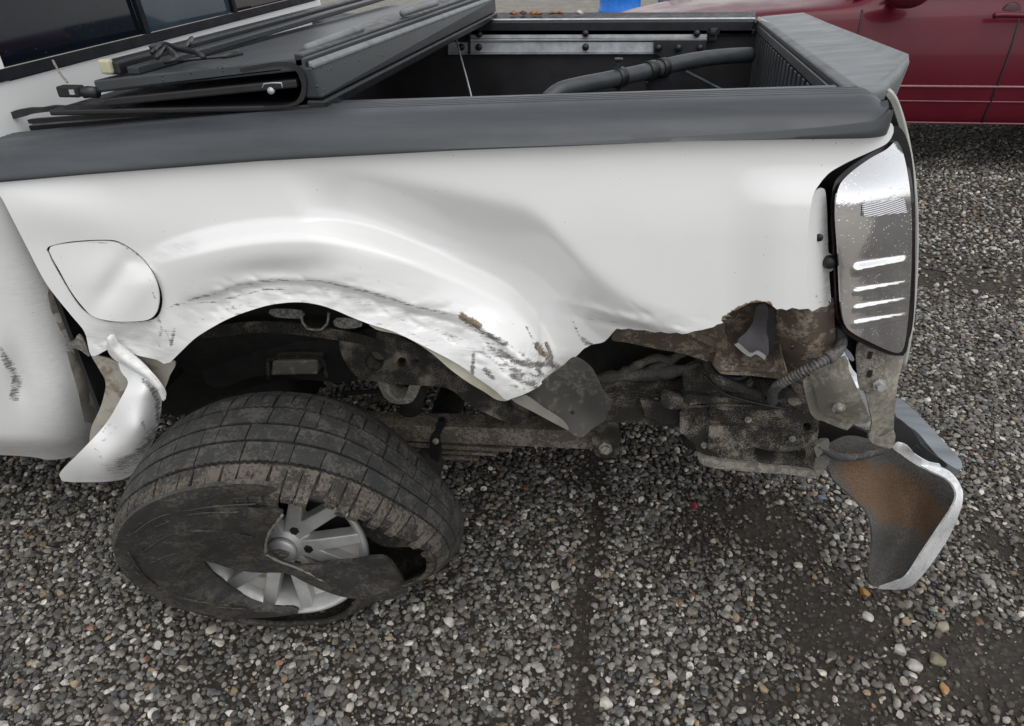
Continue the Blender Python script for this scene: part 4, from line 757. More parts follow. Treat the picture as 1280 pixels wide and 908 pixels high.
# ---- cab
cabr = part_empty('cab', truck)
def cab_depth(x, y):
    e = np.interp(y, [200, 245, 310, 355, 420, 480, 530, 575], [24, 44, 68, 86, 102, 119, 125, 120]) - x      # px in front of the rear edge
    return 1.095 + .00040 * np.clip(y - 230, 0, 350) + .12 * np.exp(-np.clip(e, -30, 400) / 38.0) - .030 * sst(y, 300, 480) - .02 * hill(x, y, 70, 520, 40, 50) + .05 * sst(y, 545, 580) + .015 * hill(x, y, 22, 470, 12, 34, -.2)
CABO = crom([(-330, 190), (-8, 190), (34, 243), (64, 308), (82, 352), (92, 385), (98, 420), (106, 455), (116, 490), (122, 520), (116, 550), (98, 568), (62, 575), (0, 569), (-330, 560)], 6, True)
cs = patch('cab_side', CABO, cab_depth, M_PAINT, cabr, 6, .004, attrs=dict(scuff=amax([([(0, 436), (8, 455), (18, 470), (14, 500)], 5, .9), ([(5, 440), (20, 468), (26, 480), (20, 500)], 6, .85), ([(30, 462), (22, 500)], 2.5, .7)]), smear=amax([([(90, 430), (112, 480), (116, 530)], 12, .55), ([(60, 370), (95, 420)], 9, .5), ([(0, 562), (70, 566), (110, 545)], 14, .6), ([(40, 340), (70, 430), (80, 540)], 40, .30)]), rust=lambda x, y: .25 * hill(x, y, 60, 572, 70, 5)))
XC = -1.16
patch('dried_mud', crom([(60, 364), (72, 372), (90, 402), (103, 440), (113, 485), (119, 520), (112, 545), (104, 520), (97, 488), (86, 450), (76, 415), (64, 388)], 4, True), lambda x, y: cab_depth(x, y) - .002, M_SEAM, cabr, 4, .003, rough=.010, seed=4)
def cw(Y, z): return (XC + (1.27 - z) * .09, Y, z)
WB = 1.255; WT = 1.70
def bar(name, a, b, c, d, mat, t=.02): o = mk(name, [a, b, c, d], [(0, 1, 2, 3)], mat, cabr); solid(o, t, 0); return o
bar('cab_wall', cw(1.19, 1.14), cw(2.90, 1.14), cw(2.90, WB), cw(1.19, WB), M_PAINT)
bar('cab_wall', cw(1.30, .95), cw(2.90, .95), cw(2.90, 1.14), cw(1.30, 1.14), M_PAINT)
bar('cab_wall', cw(1.34, .52), cw(2.90, .52), cw(2.90, .95), cw(1.34, .95), M_DARK)  # lower wall coloured near black to stand for shade seen through the arch
bar('cab_wall', cw(1.24, WB), cw(1.30, WB), cw(1.34, WT), cw(1.28, WT), M_PAINT)
bar('cab_wall', cw(2.86, WB), cw(2.90, WB), cw(2.82, WT), cw(2.78, WT), M_PAINT)
bar('roof', cw(1.24, WT), cw(2.82, WT), (-2.6, 2.82, 1.78), (-2.6, 1.24, 1.78), M_PAINT)
bar('window_seal', cw(1.20, WB), cw(2.87, WB), (XC - .004, 2.86, WB + .020), (XC - .004, 1.21, WB + .020), M_SEALB, .03)
for y0, y1, m in ((1.24, 1.795, M_GLASS), (1.815, 2.26, M_GLASS2), (2.28, 2.85, M_GLASS3)):
    x_ = XC - .02; bar('window_pane', (x_, y0, WB + .02), (x_, y1, WB + .02), (x_ - .04, y1, WT), (x_ - .04, y0, WT), m, .004)
for y0 in (1.795, 2.26): bar('pane_divider', (XC - .012, y0, WB + .02), (XC - .012, y0 + .02, WB + .02), (XC - .05, y0 + .02, WT), (XC - .05, y0, WT), M_SEALB, .012)
bar('cab_side', (-2.6, 1.15, 1.25), (XC, 1.20, 1.25), (XC, 1.28, WT), (-2.6, 1.24, 1.75), M_PAINT)
bar('cab_floor', (XC, 1.36, .52), (XC, 2.88, .52), (-2.6, 2.88, .52), (-2.6, 1.36, .52), M_DARK)
bar('cab_wall', (-2.6, 1.15, .5), (-2.6, 2.9, .5), (-2.6, 2.82, 1.75), (-2.6, 1.24, 1.75), M_BLACK)

tube('antenna_wire', [P(66, 76, 1.32), P(74, 90, 1.30), P(84, 103, 1.27)], .0022, M_STEEL, cabr, 6)
# ---- rear wheel: flat, leaning tyre half off its rim
wheel = part_empty('wheel', truck); wheel['label'] = 'flat rear wheel with shredded tyre leaning outwards'
def tread_pt(t, ph, h=0.0):
    """t 0 outer shoulder .. 1 inner shoulder, ph angle (0 = rearwards, 90 deg = up)"""
    c = np.array([-.663, 1.036, .305]) * (1 - t) + np.array([-.690, 1.215, .285]) * t
    r = .335 + (.378 - .335) * t + .014 * math.sin(math.pi * min(1, max(0, t))) + h
    a = .33 * (1 - t) + .06 * t; b = .21 * (1 - t) + .13 * t
    e1 = np.array([math.cos(b), math.sin(b), 0]); e2 = np.array([0, -math.sin(a), math.cos(a)])
    pw = (ph + math.pi) % (2 * math.pi) - math.pi
    r *= 1 - (.17 + .20 * (1 - min(1, max(0, t)))) * math.exp(-((pw + .88) / .52) ** 2)          # collapsed towards the rear of the contact patch
    r *= 1 - .085 * math.exp(-((pw - .62) / .48) ** 2)
    p = c + r * (math.cos(ph) * e1 + math.sin(ph) * e2)
    if p[2] < .004: p[2] = .004 + .03 * (p[2] - .004)
    return p
def ring_axis(t):
    a = .33 * (1 - t) + .06 * t; b = .21 * (1 - t) + .13 * t
    return np.array([math.sin(b), -math.cos(b), -math.sin(a)])
def carcass():
    nph = 120; V = []; F = []
    prof = [('b', .21)] + [('s', k) for k in (0.75, .5, .25)] + [('t', v) for v in (1.0, .9, .7, .5, .3, .1, 0.0)]
    m = len(prof)
    for i in range(nph):
        ph = 2 * math.pi * i / nph; s1 = tread_pt(1.0, ph); c1 = np.array([-.705, 1.345, .29])
        for k, v in prof:
            if k == 't': V.append(tread_pt(v, ph, -.0105))
            else:
                f = {.21: 0, .75: .25, .5: .5, .25: .75}[v]
                cc = np.array([-.69, 1.27, .315]); bead = cc + (s1 - np.array([-.690, 1.225, .315])) * .5
                q = bead + (s1 - bead) * f; q[1] += .045 * math.sin(math.pi * (f * .8 + .1)); V.append(q)
    for i in range(nph):
        j = (i + 1) % nph
        for k in range(m - 1): F.append((i * m + k, j * m + k, j * m + k + 1, i * m + k + 1))
    o = mk('tyre_carcass', V, F, M_RUBIN, wheel, True); solid(o, .014, 1)
    bm = bmesh.new(); bm.from_mesh(o.data); bmesh.ops.recalc_face_normals(bm, faces=bm.faces[:]); bm.to_mesh(o.data); bm.free()
    o.modifiers[0].offset = 0
carcass()
ROWS = [(-.05, .212, 'shoulder'), (.242, .404, 'rib'), (.430, .574, 'rib'), (.600, .762, 'rib'), (.790, 1.04, 'shoulder')]
NB = 76
def blocks():
    for ri, (t0, t1, kind) in enumerate(ROWS):
        for k in range(NB):
            gap = .007 if kind == 'rib' else .16
            p0 = 2 * math.pi * (k + .12 * ri + .05 * math.sin(k * 2.3 + ri)) / NB; dp = 2 * math.pi / NB; zz = .014 * (1 if k % 2 else -1)
            pm = p0 + dp / 2
            if math.sin(pm) < -.50: continue
            V = []; n = 5
            jag = 0
            ttear = 0
            if ri == 0 and (pm % (2 * math.pi)) < 1.35: jag = random.uniform(-.02, .10)
            for h in (-.010, .0042):
                for i in range(n):
                    for j in (0, 1, 2):
                        f = i / (n - 1); tt = (t0 + jag) + (t1 - t0 - jag) * j / 2
                        if kind == 'rib' and ((ri == 1 and j == 0) or (ri == 3 and j == 2)): tt += (.007 if i % 2 else -.004)
                        if kind == 'shoulder' and ((ri == 0 and j == 2) or (ri == 4 and j == 0)): tt += (-.007 if (i + 1) % 2 else .004)
                        ins = .012 if h > 0 else 0; ff = ins * .5 + f * (1 - ins); g = gap
                        if kind == 'shoulder' and ((ri == 0 and j == 2) or (ri == 4 and j == 0)): g = .03
                        hh = h - (.012 if kind == 'shoulder' and ((ri == 0 and j == 0) or (ri == 4 and j == 2)) else 0)
                        V.append(tread_pt(tt, p0 + dp * (g / 2 + ff * (1 - g)), hh))
            F = []; q = n * 3
            for i in range(n - 1):
                for j in (0, 1):
                    a = i * 3 + j; F += [(q + a, q + a + 1, q + a + 4, q + a + 3), (a, a + 3, a + 4, a + 1)]
            for i in range(n - 1): F += [(i * 3, q + i * 3, q + i * 3 + 3, i * 3 + 3), (i * 3 + 2, i * 3 + 5, q + i * 3 + 5, q + i * 3 + 2)]
            for j in (0, 1): F += [(j, j + 1, q + j + 1, q + j), ((n - 1) * 3 + j, q + (n - 1) * 3 + j, q + (n - 1) * 3 + j + 1, (n - 1) * 3 + j + 1)]
            o = mk('tread_block', V, F, M_RUBBERL if ri == 0 else M_RUBBER, wheel)
            bm = bmesh.new(); bm.from_mesh(o.data); bmesh.ops.recalc_face_normals(bm, faces=bm.faces[:]); bm.to_mesh(o.data); bm.free()
blocks()
SW = crom([(348, 611), (325, 606), (300, 605), (250, 610), (205, 622), (170, 640), (149, 664), (143, 690), (152, 712), (175, 736), (212, 757), (260, 769), (320, 773), (372, 767), (366, 759), (345, 758), (325, 752), (295, 740), (272, 722), (254, 701), (289, 711), (319, 716), (357, 717), (381, 728), (408, 740), (436, 748), (470, 750), (500, 748), (509, 737), (497, 715), (478, 699), (440, 703), (408, 705), (365, 708), (349, 702), (332, 693), (333, 677), (338, 664), (345, 655), (353, 644), (332, 637), (310, 633), (322, 623), (338, 617)], 4, True)
_pc = np.array([-.663, 1.036, .305]); _pn = ring_axis(0.0)
def sw_depth(x, y):
    x = np.asarray(x, float); y = np.asarray(y, float)
    rays = np.stack([x - 640, 454 - y, np.full(x.shape, -FPX)], -1) @ ROT.T
    t = ((_pc - CAMP) @ _pn) / (rays @ _pn); d = rays[..., 1] * t
    q = CAMP + rays * t[..., None]; rr = np.linalg.norm(q - _pc, axis=-1)
    d = d - .022 * np.exp(-((rr - .25) / .06) ** 2) + .045 * (1 - sst(rr, .05, .24)) - .020 * sst(rr, .27, .33)
    return d + .03 * hill(x, y, 500, 730, 40, 40) - .02 * hill(x, y, 400, 720, 60, 14, .2)
sw = patch('torn_sidewall', SW, sw_depth, M_SIDEW, wheel, 4, .010, rough=.009)
sw['label'] = 'torn outer sidewall with a strip peeled across the rim'
for pl in ([(165, 668), (200, 646), (260, 634), (320, 630)], [(178, 690), (215, 668), (270, 664), (318, 672)], [(170, 715), (205, 740), (255, 756), (310, 762)], [(190, 660), (240, 643), (300, 640)], [(185, 705), (225, 690), (262, 688)], [(160, 690), (185, 725), (230, 748), (290, 758)]):
    c_ = crom(pl, 6); yy = sw_depth(c_[:, 0], c_[:, 1]); tube('sidewall_ridge', [P(a, b, y - .001) for (a, b), y in zip(c_, yy)], .0022, M_SIDEW, wheel, 8)
for pl in ([(332, 693), (349, 702), (366, 708), (385, 716), (405, 727)], [(353, 644), (345, 655), (338, 664), (333, 677), (332, 692)]):
    c_ = crom(pl, 5); yy = sw_depth(c_[:, 0], c_[:, 1]); tube('torn_edge', [P(a, b, y - .002) for (a, b), y in zip(c_, yy)], .0035, M_TAN, wheel, 8, rad=lambda s, L: .0030 + .0012 * math.sin(s * 300))
patch('inner_sidewall', crom([(420, 618), (450, 622), (480, 632), (520, 650), (545, 672), (540, 682), (505, 684), (480, 682), (460, 670), (440, 645)], 5, True), [(420, 618, 1.12), (545, 675, 1.16), (480, 682, 1.15), (480, 650, 1.20), (520, 660, 1.17)], M_RUBIN, wheel, 6, .01)
# rim
RC = Vector((-.713, 1.118, .283)); RN = Vector((math.sin(.10), -math.cos(.10), .07)).normalized()
RA = Vector((math.cos(.10), math.sin(.10), 0)); RA = (RA - RN * RA.dot(RN)).normalized(); RB = RN.cross(RA)
if RB.z < 0: RB = -RB
RR = .195
def rp(r, ang, h): return RC + (RA * math.cos(ang) + RB * math.sin(ang)) * r + RN * h
lathe('rim_barrel', [(RR, .012), (RR + .004, .006), (RR + .002, -.004), (RR - .014, -.012), (RR - .020, -.05), (RR - .03, -.17), (RR - .036, -.17), (RR - .028, -.05), (RR - .022, -.006), (RR - .010, .006), (RR - .006, .012)], RC, RN, M_RIM, wheel, 72, closed=True)
lathe('brake_drum', [(.14, -.13), (.145, -.09), (.135, -.08), (.03, -.08)], RC, RN, M_BLACKM, wheel, 40)
lathe('backing_plate', [(RR - .03, -.150), (.03, -.145)], RC, RN, M_BLACKM, wheel, 40)
lathe('hub_disc', [(.066, -.035), (.064, -.014), (.050, -.008), (.036, .004), (.0001, .006)], RC, RN, M_RIM, wheel, 40)
def spoke(ang, off):
    V = []; w0, w1 = .017, .015
    d = RA * math.cos(ang) + RB * math.sin(ang); n = RN.cross(d)
    st = [(.036, -.004, w0 + .003), (.09, .002, w0), (.15, .004, w1), (RR - .012, .006, w1)]
    for r, h, w in st:
        for e, g in ((-1, 0), (1, 0), (1.15, -.030), (-1.15, -.030)): V.append(RC + d * r + n * (off * (1 + 1.2 * (r - .05) / .14) + w * e) + RN * (h + g))
    F = [(0, 1, 2, 3), (12, 15, 14, 13)]
    for i in range(3):
        for k in range(4): F.append((i * 4 + k, i * 4 + (k + 1) % 4, i * 4 + 4 + (k + 1) % 4, i * 4 + 4 + k))
    o = mk('spoke', V, F, M_RIM, wheel); bm = bmesh.new(); bm.from_mesh(o.data); bmesh.ops.recalc_face_normals(bm, faces=bm.faces[:]); bm.to_mesh(o.data); bm.free(); bevel(o, .003)
for k in range(6):
    a = math.radians(25 + 60 * k)
    for s in (-1, 1): spoke(a, s * .022)
    # web between spoke pairs, set back
    a2 = a + math.radians(30); q = [rp(.05, a2 - .45, -.030), rp(.05, a2 + .45, -.030), rp(RR - .012, a2 + .20, -.026), rp(RR - .012, a2 - .20, -.026)] if k in (3, 4, 5) else [rp(.05, a2 - .45, -.030), rp(.05, a2 + .45, -.030), rp(.10, a2 + .30, -.030), rp(.10, a2 - .30, -.030)]
    o = mk('rim_web', q, [(0, 1, 2, 3)], M_RIMD, wheel); solid(o, .008, 0)
    p = rp(.058, a2, .0); lathe('lug_nut', [(.013, -.030), (.012, -.004), (.010, .002), (.0001, .003)], p, RN, M_BLACK, wheel, 6, False)
lathe('hub_cap', [(.034, .006), (.034, .014), (.031, .018), (.022, .0175), (.018, .020), (.0001, .021)], RC, RN, M_RIM, wheel, 40)
def emblem():   # plain raised oval badge with a bar, as on the cap
    bm = bmesh.new(); n = 28
    for s, h in ((1, .0225), (.72, .0235)):
        pass
    ring = [[RC + (RA * math.cos(t) * .021 * s + RB * math.sin(t) * .0125 * s) + RN * h for t in [2 * math.pi * i / n for i in range(n)]] for s, h in ((1.0, .019), (1.0, .0245), (.80, .0245), (.80, .021))]
    vs = [[bm.verts.new(p) for p in r] for r in ring]
    for a, b in zip(vs[:-1], vs[1:]):
        for i in range(n): bm.faces.new((a[i], a[(i + 1) % n], b[(i + 1) % n], b[i]))
    for s in (-1, 1):
        pts = [RC + RA * x + RB * y + RN * .0235 for x, y in ((-.015 * s, -.004 * s), (0, -.004 * s + .003), (0, .001 * s + .004), (-.013 * s, .002 * s))]
        bm.faces.new([bm.verts.new(p) for p in pts])
    bmo('cap_emblem', bm, M_STEEL, wheel)
emblem()
far_wheel = part_empty('wheel', truck)
lathe('tyre', [(.20, 0), (.33, .0), (.37, .04), (.37, .20), (.33, .24), (.20, .24)], (-.52, 2.66, .37), (0, 1, 0), M_RUBBER, far_wheel, 48)
lathe('wheel_disc', [(.20, .0), (.17, .05), (.0001, .06)], (-.52, 2.66, .37), (0, 1, 0), M_RIM, far_wheel, 30)
for nm, lo, hi in (('frame_rail', (-2.5, 2.42, .42), (.45, 2.50, .58)), ('fuel_tank', (-1.55, 1.55, .30), (-.85, 2.35, .60)), ('muffler', (-.75, 2.22, .34), (.1, 2.40, .52)), ('cross_member', (.18, 1.40, .42), (.28, 2.45, .54)), ('shade_skirt', (-2.6, 2.89, .30), (.42, 2.915, .52)), ('spare_carrier', (-.6, 1.75, .62), (.38, 2.45, .70)), ('cross_member', (.40, 1.50, .36), (.47, 2.86, .56))):
    box(nm, lo, hi, M_DARK, truck, .02)  # unseen skirt and rearmost cross member added to darken under the truck
# ------------------------------------------------------------------ folded tonneau cover on the bed
cov = empty('tonneau_cover', P(250, 120, 1.9), 'black folded tonneau cover wet with rain stacked at the cab end of the bed', 'tonneau cover')
def slab(name, a, b, c, d, t, mat, bev=.003, par=cov):
    q = [np.array(v, float) for v in (a, b, c, d)]; return hexa(name, q, [p - [0, 0, t] for p in q], mat, par, bev)
YN, YFAR = 1.225, 2.86
def CV(px, py, Y): return P(px, py, Y)
tn0, tn1 = CV(116, 101, YN), CV(380, 72, YN)            # near edge of the top surface
tf1 = CV(611, -8, YFAR); tf0 = tf1 + (tn0 - tn1) * 1.0
slab('cover_panel', tn0, tn1, tf1, tf0, .020, M_COVER)
mid0 = tn0 - [-.01, 0, .030]; mid1 = tn1 - [.02, 0, .034]
slab('cover_panel', mid0, mid1, tf1 - [.02, 0, .030], tf0 - [-.01, 0, .03], .014, M_BLACK)
bn0, bn1 = CV(90, 133, YN), CV(385, 133, YN); bn1[2] = bn0[2] + .004
bn0 = CV(60, 138, YN); bn1 = CV(388, 131, YN)
slab('cover_panel', bn0, bn1, CV(618, 16, YFAR), CV(618, 16, YFAR) + (bn0 - bn1), .010, M_BLACK)
# round folded hinge end
def loop_end():
    c = crom([(300, 90), (340, 82), (362, 84), (374, 95), (377, 110), (372, 124), (360, 131), (330, 133)], 4); c2 = crom([(300, 86), (343, 78), (367, 80), (380, 92), (383, 110), (378, 127), (361, 134), (330, 136)], 4)
    n = min(len(c), len(c2)); i1 = np.linspace(0, len(c) - 1, n).astype(int); i2 = np.linspace(0, len(c2) - 1, n).astype(int)
    V = []; F = []
    for k in range(n):
        a, b = P(*c[i1[k]], YN - .004), P(*c2[i2[k]], YN - .004); V += [a, b, b + [0, 1.60, -.01], a + [0, 1.60, -.01]]
    for k in range(n - 1):
        for j in range(4): F.append((k * 4 + j, k * 4 + (j + 1) % 4, k * 4 + 4 + (j + 1) % 4, k * 4 + 4 + j))
    o = mk('fold_hinge', V, F, M_BLACK, cov, True); o.data.set_sharp_from_angle(angle=math.radians(50))
loop_end()
slab('seal_lip', CV(112, 113, YN), CV(352, 85, YN), CV(352, 83, YN + .03), CV(112, 111, YN + .03), .006, M_BLACK, .002)
tube('seal_lip', [CV(104, 116, YN - .002), CV(112, 115, YN), CV(122, 116, YN)], .010, M_BLACK, cov, 10)
box('latch', CV(326, 113, YN + .01), CV(352, 103, YN + .03), M_BLACK, cov, .002)
tube('latch_wire', [CV(328, 110, YN), CV(330, 105, YN), CV(352, 104, YN), CV(353, 110, YN)], .0012, M_ALU, cov, 6)
lathe('latch_knob', [(.006, 0), (.006, .006), (.0001, .007)], CV(340, 113, YN + .005), (0, -1, 0), M_ALU, cov, 12)
# rear facing side rail
e0t, e0b = CV(390, 84, YN), CV(403, 124, YN); e1t, e1b = CV(619, -2, YFAR), CV(620, 15, YFAR)
hexa('side_rail', [e0b, e1b, e1t, e0t], [e0b - [.03, 0, 0], e1b - [.03, 0, 0], e1t - [.03, 0, 0], e0t - [.03, 0, 0]], M_COVERS, cov, .004)
hexa('rail_bead', [e0t + [.004, 0, .003], e1t + [.004, 0, .003], e1t + [-.006, 0, .009], e0t + [-.006, 0, .009]], [e0t + [.004, 0, -.003], e1t + [.004, 0, -.003], e1t + [-.006, 0, 0], e0t + [-.006, 0, 0]], M_GATECAP, cov, .002)
hexa('rubber_seal', [e0b + [.006, 0, -.002], e1b + [.006, 0, -.002], e1b + [-.03, 0, -.002], e0b + [-.03, 0, -.002]], [e0b + [.002, 0, -.022], e1b + [.002, 0, -.022], e1b + [-.03, 0, -.022], e0b + [-.03, 0, -.022]], M_BLACK, cov, .004)
h0, h1 = CV(378, 74, YN), CV(606, -9, YFAR)
hexa('hinge_strip', [h0 + [0, 0, .006], h1 + [0, 0, .006], h1 + [-.014, 0, .008], h0 + [-.014, 0, .008]], [h0 - [0, 0, .012], h1 - [0, 0, .012], h1 + [-.014, 0, -.012], h0 + [-.014, 0, -.012]], M_BLACK, cov, .002)
for (a, b), (c, d) in (((384, 61), (451, 36)), ((503, 17), (545, 4))):
    dirv = (h1 - h0) / np.linalg.norm(h1 - h0)
    zt = h0[2] + .004
    p, q = PZ(a, b, zt), PZ(c, d, zt); tube('hinge_cover', [p, (p + q) / 2, q], .008, M_GATECAP, cov, 14)
# front rails lying on the stack
r0, r1 = PZ(152, 94, 1.280), PZ(486, -4, 1.262)
hexa('cover_rail', [r0, r1, r1 + [-.035, 0, 0], r0 + [-.035, 0, 0]], [r0 + [0, 0, .022], r1 + [0, 0, .022], r1 + [-.035, 0, .022], r0 + [-.035, 0, .022]], M_BLACK, cov, .004)
hexa('cover_rail', [r0 + [.012, 0, 0], r1 + [.012, 0, 0], r1 + [.035, 0, 0], r0 + [.035, 0, 0]], [r0 + [.012, 0, .014], r1 + [.012, 0, .014], r1 + [.035, 0, .014], r0 + [.035, 0, .014]], M_COVERS, cov, .003)
box('rail_end_clip', r0 + [-.034, -.008, .002], r0 + [-.012, .006, .026], simple('yellowed_clip', (.45, .43, .3), .5), cov, .004)
def zl(px, py, z=1.305): return PZ(px, py, z)
for pl in ([(190, 66), (200, 58), (212, 62), (220, 74), (205, 78)], [(188, 60), (205, 55), (225, 62), (245, 66), (255, 72)], [(196, 72), (208, 60), (218, 72)], [(230, 60), (240, 48), (236, 56)]): tube('latch_lever', [zl(a, b, 1.312 + .004 * (i % 2)) for i, (a, b) in enumerate(pl)], .0042, M_BLACK, cov, 10)
tube('pull_strap', [zl(222, 76, 1.29), zl(255, 73, 1.29), zl(285, 70, 1.29), zl(300, 67, 1.29)], .004, M_BLACK, cov, 8, rad=lambda s, L: .003 + .005 * (s > L * .72))
for (a, b, c, d, z) in ((76, 118, 101, 108, 1.262),):
    c_ = P(89, 114, 1.33); box('corner_clamp', c_ - [.022, .012, .010], c_ + [.022, .012, .010], M_BLACKM, cov, .003); box('corner_clamp', c_ + [.006, -.014, -.004], c_ + [.016, -.011, .005], M_ALU, cov)
patch('torn_seal', crom([(8, 145), (20, 138), (54, 134), (80, 132), (110, 128), (144, 128), (146, 132), (115, 137), (80, 138), (45, 142), (28, 146), (14, 149)], 4, True), 1.27, M_BLACK, cov, 6, .01, rough=.004)
patch('torn_seal', crom([(34, 150), (80, 146), (160, 140), (220, 137), (222, 141), (150, 147), (80, 152), (36, 155)], 4, True), 1.285, M_BLACK, cov, 6, .008)
# ------------------------------------------------------------------ bent bar in the bed
bx_ = empty('bed_extender', P(815, 88, 2.4), 'black bent tubular bar with clamps lying inside the truck bed', 'bed bar')
tube('bent_bar', [P(a, b, c) for a, b, c in ((683, 128, 2.06), (690, 121, 2.08), (702, 113, 2.10), (725, 107, 2.14), (775, 97, 2.24), (815, 88, 2.34), (850, 79, 2.42), (885, 73, 2.50), (915, 70, 2.56), (938, 69, 2.60))], .0235, M_CAP, bx_, 18)
box('bar_socket', P(926, 76, 2.61) , P(941, 62, 2.63), M_BLACKM, bx_, .004)
def ringc(px, py, Y, r, w, nm='clamp'):
    lathe(nm, [(r, -w), (r + .004, -w), (r + .004, w), (r, w)], P(px, py, Y), tuple(P(850, 79, 2.42) - P(775, 97, 2.24)), M_BLACK, bx_, 20, closed=True)
ringc(774, 97.2, 2.24, .024, .014); ringc(813, 88.5, 2.335, .024, .016); ringc(828, 85, 2.37, .024, .012)
box('clamp_post', P(769, 95, 2.235), P(777, 74, 2.245), M_BLACKM, bx_, .003); box('clamp_head', P(768, 77, 2.23), P(779, 72, 2.25), M_BLACK, bx_, .003)
box('clamp_foot', P(770, 122, 2.235), P(777, 100, 2.245), M_BLACKM, bx_, .003)
patch('clamp_strap', crom([(808, 104), (822, 98), (832, 92), (838, 102), (838, 118), (812, 122)], 4, True), 2.37, M_BLACK, bx_, 6, .03)
tube('diagonal_brace', [P(858, 90, 2.62), P(905, 114, 2.5)], .005, M_CAP, bx_, 8)
cord = empty('cord', P(580, 60, 2.6), 'thin grey cord hanging from the folded cover into the bed', 'cord')
tube('cord_line', [P(571, 50, 2.62), P(577, 75, 2.5), P(584, 100, 2.4), P(592, 132, 2.3)], .0028, M_ALU, cord, 6)
# small orange leaves on the far rail
for i, (a, b) in enumerate(((642, 19.5), (654, 19.5), (667, 19.3), (673, 19.5), (690, 18.8), (700, 18.6), (724, 18.8))):
    c = P(a, b, 2.845); r = random.Random(i); V = []; F = []; n = 9
    for k in range(n):
        t = 2 * math.pi * k / n; V.append((c[0] + .014 * math.cos(t) * (1 + .2 * r.random()), c[1] + .012 * math.sin(t), c[2] + .006 + .004 * math.sin(2 * t + i)))
    V.append((c[0], c[1], c[2] + .017)); V.append((c[0], c[1], c[2] + .001))
    for k in range(n): F += [(k, (k + 1) % n, n), ((k + 1) % n, k, n + 1)]
    o = mk('leaf', V, F, simple('dry_leaf_%d' % i, ((.30, .13, .05) if i != 1 and i != 6 else ((.10, .03, .03) if i == 1 else (.5, .47, .42))), .6, var=.2), None, True)
    tag(o, ['curled orange leaf at the cab end of the far bed rail', 'dark red leaf second from the folded cover on far rail', 'left of two touching orange leaves on the far rail', 'right of two touching orange leaves on the far rail', 'fifth orange leaf from the folded cover on far rail', 'sixth orange leaf from the folded cover on far rail', 'pale leaf last in the row on the far rail'][i], 'leaf', 'leaves on the far bed rail')
# ------------------------------------------------------------------ red car behind
car = empty('parked_car', (2.0, 5.9, 0), 'dark red sedan parked beyond the tailgate showing its front doors', 'car')
CY0 = 5.10
def car_body():
    st = [(-.35, .45, .62, .62, .25), (-.25, .32, .78, .78, .12), (.0, .30, .86, .86, .06), (.5, .30, .94, .945, .02), (.95, .30, .985, 1.0, .0), (1.25, .30, 1.0, 1.03, .0), (1.40, .30, 1.005, 1.10, 0), (1.9, .30, 1.01, 1.42, 0), (2.4, .30, 1.02, 1.47, 0), (3.0, .30, 1.03, 1.44, 0), (3.5, .30, 1.04, 1.25, .0), (3.9, .32, 1.04, 1.06, .03), (4.3, .36, .98, .98, .10), (4.5, .45, .80, .80, .25)]
    V = []; F = []; W = 1.72
    for x, zs, zb, zr, ins in st:
        half = []
        hb = zb - zs
        for f, y in ((0, .06), (.05, .025), (.25, .008), (.45, .0), (.62, .004), (.80, .018), (.93, .05), (1.0, .075)): half.append((y + ins, zs + f * hb))
        if zr > zb + .06: half += [(.16 + ins, zb + (zr - zb) * .5), (.27 + ins, zr - .03), (.40 + ins, zr)]
        else: half += [(.20 + ins, zb + .012), (.40 + ins, zb + .03), (.55 + ins, zb + .035)]
        for y, z in half: V.append((x, CY0 + y, z))
        for y, z in half[::-1]: V.append((x, CY0 + W - y, z))
    m = 22
    for i in range(len(st) - 1):
        for k in range(m): F.append((i * m + k, i * m + (k + 1) % m, (i + 1) * m + (k + 1) % m, (i + 1) * m + k))
    F.append(tuple(range(m))); F.append(tuple((len(st) - 1) * m + k for k in range(m)))
    o = mk('car_body', V, F, M_CAR, car, True); bm = bmesh.new(); bm.from_mesh(o.data); bmesh.ops.recalc_face_normals(bm, faces=bm.faces[:]); bm.to_mesh(o.data); bm.free()
    s = o.modifiers.new('smooth', 'SUBSURF'); s.levels = 2; s.render_levels = 2
car_body()
def cline(nm, pl, r, mat, dy=-.001): return tube(nm, [np.array(P(a, b, CY0 + dy)) for a, b in pl], r, mat, car, 8)
def on_side(z): return np.interp((z - .30) / .70, [0, .05, .25, .45, .62, .80, .93, 1.0], [.06, .025, .008, .0, .004, .018, .05, .075])
def seam(x0, z0, x1, z1, nm='door_seam', r=.006, mat=M_BLACK, n=14, off=0.002):
    tube(nm, [(x0 + (x1 - x0) * t, CY0 + on_side(z0 + (z1 - z0) * t) - off, z0 + (z1 - z0) * t) for t in np.linspace(0, 1, n)], r, mat, car, 8, step=.05)
seam(1.395, .985, 1.36, .34); seam(2.285, .99, 2.245, .34)
seam(1.30, .335, 3.2, .335, 'sill_line', .006, simple('red_trim_line', (.17, .04, .05), .3, var=.1))
seam(.9, .47, 3.3, .47, 'door_crease', .004, simple('red_crease_line', (.19, .06, .07), .3, var=.1), 30)
for z_, r_ in ((.56, .007),): seam(.9, z_, 3.3, z_, 'side_moulding', r_, simple('red_moulding_line', (.24, .10, .11), .3, var=.1), 30, .003)
hx = [P(a, b, CY0 - .02) for a, b in ((1242, 20), (1252, 19), (1275, 19.5), (1300, 20))]
tube('door_handle', hx, .016, M_CAR, car, 12)
lathe('handle_cup', [(.055, 0), (.05, .004), (.0001, .006)], (hx[1][0] + .08, CY0 + on_side(hx[1][2]) + .004, hx[1][2] + .005), (0, -1, 0), simple('dark_red_recess', (.05, .004, .008), .4), car, 24)
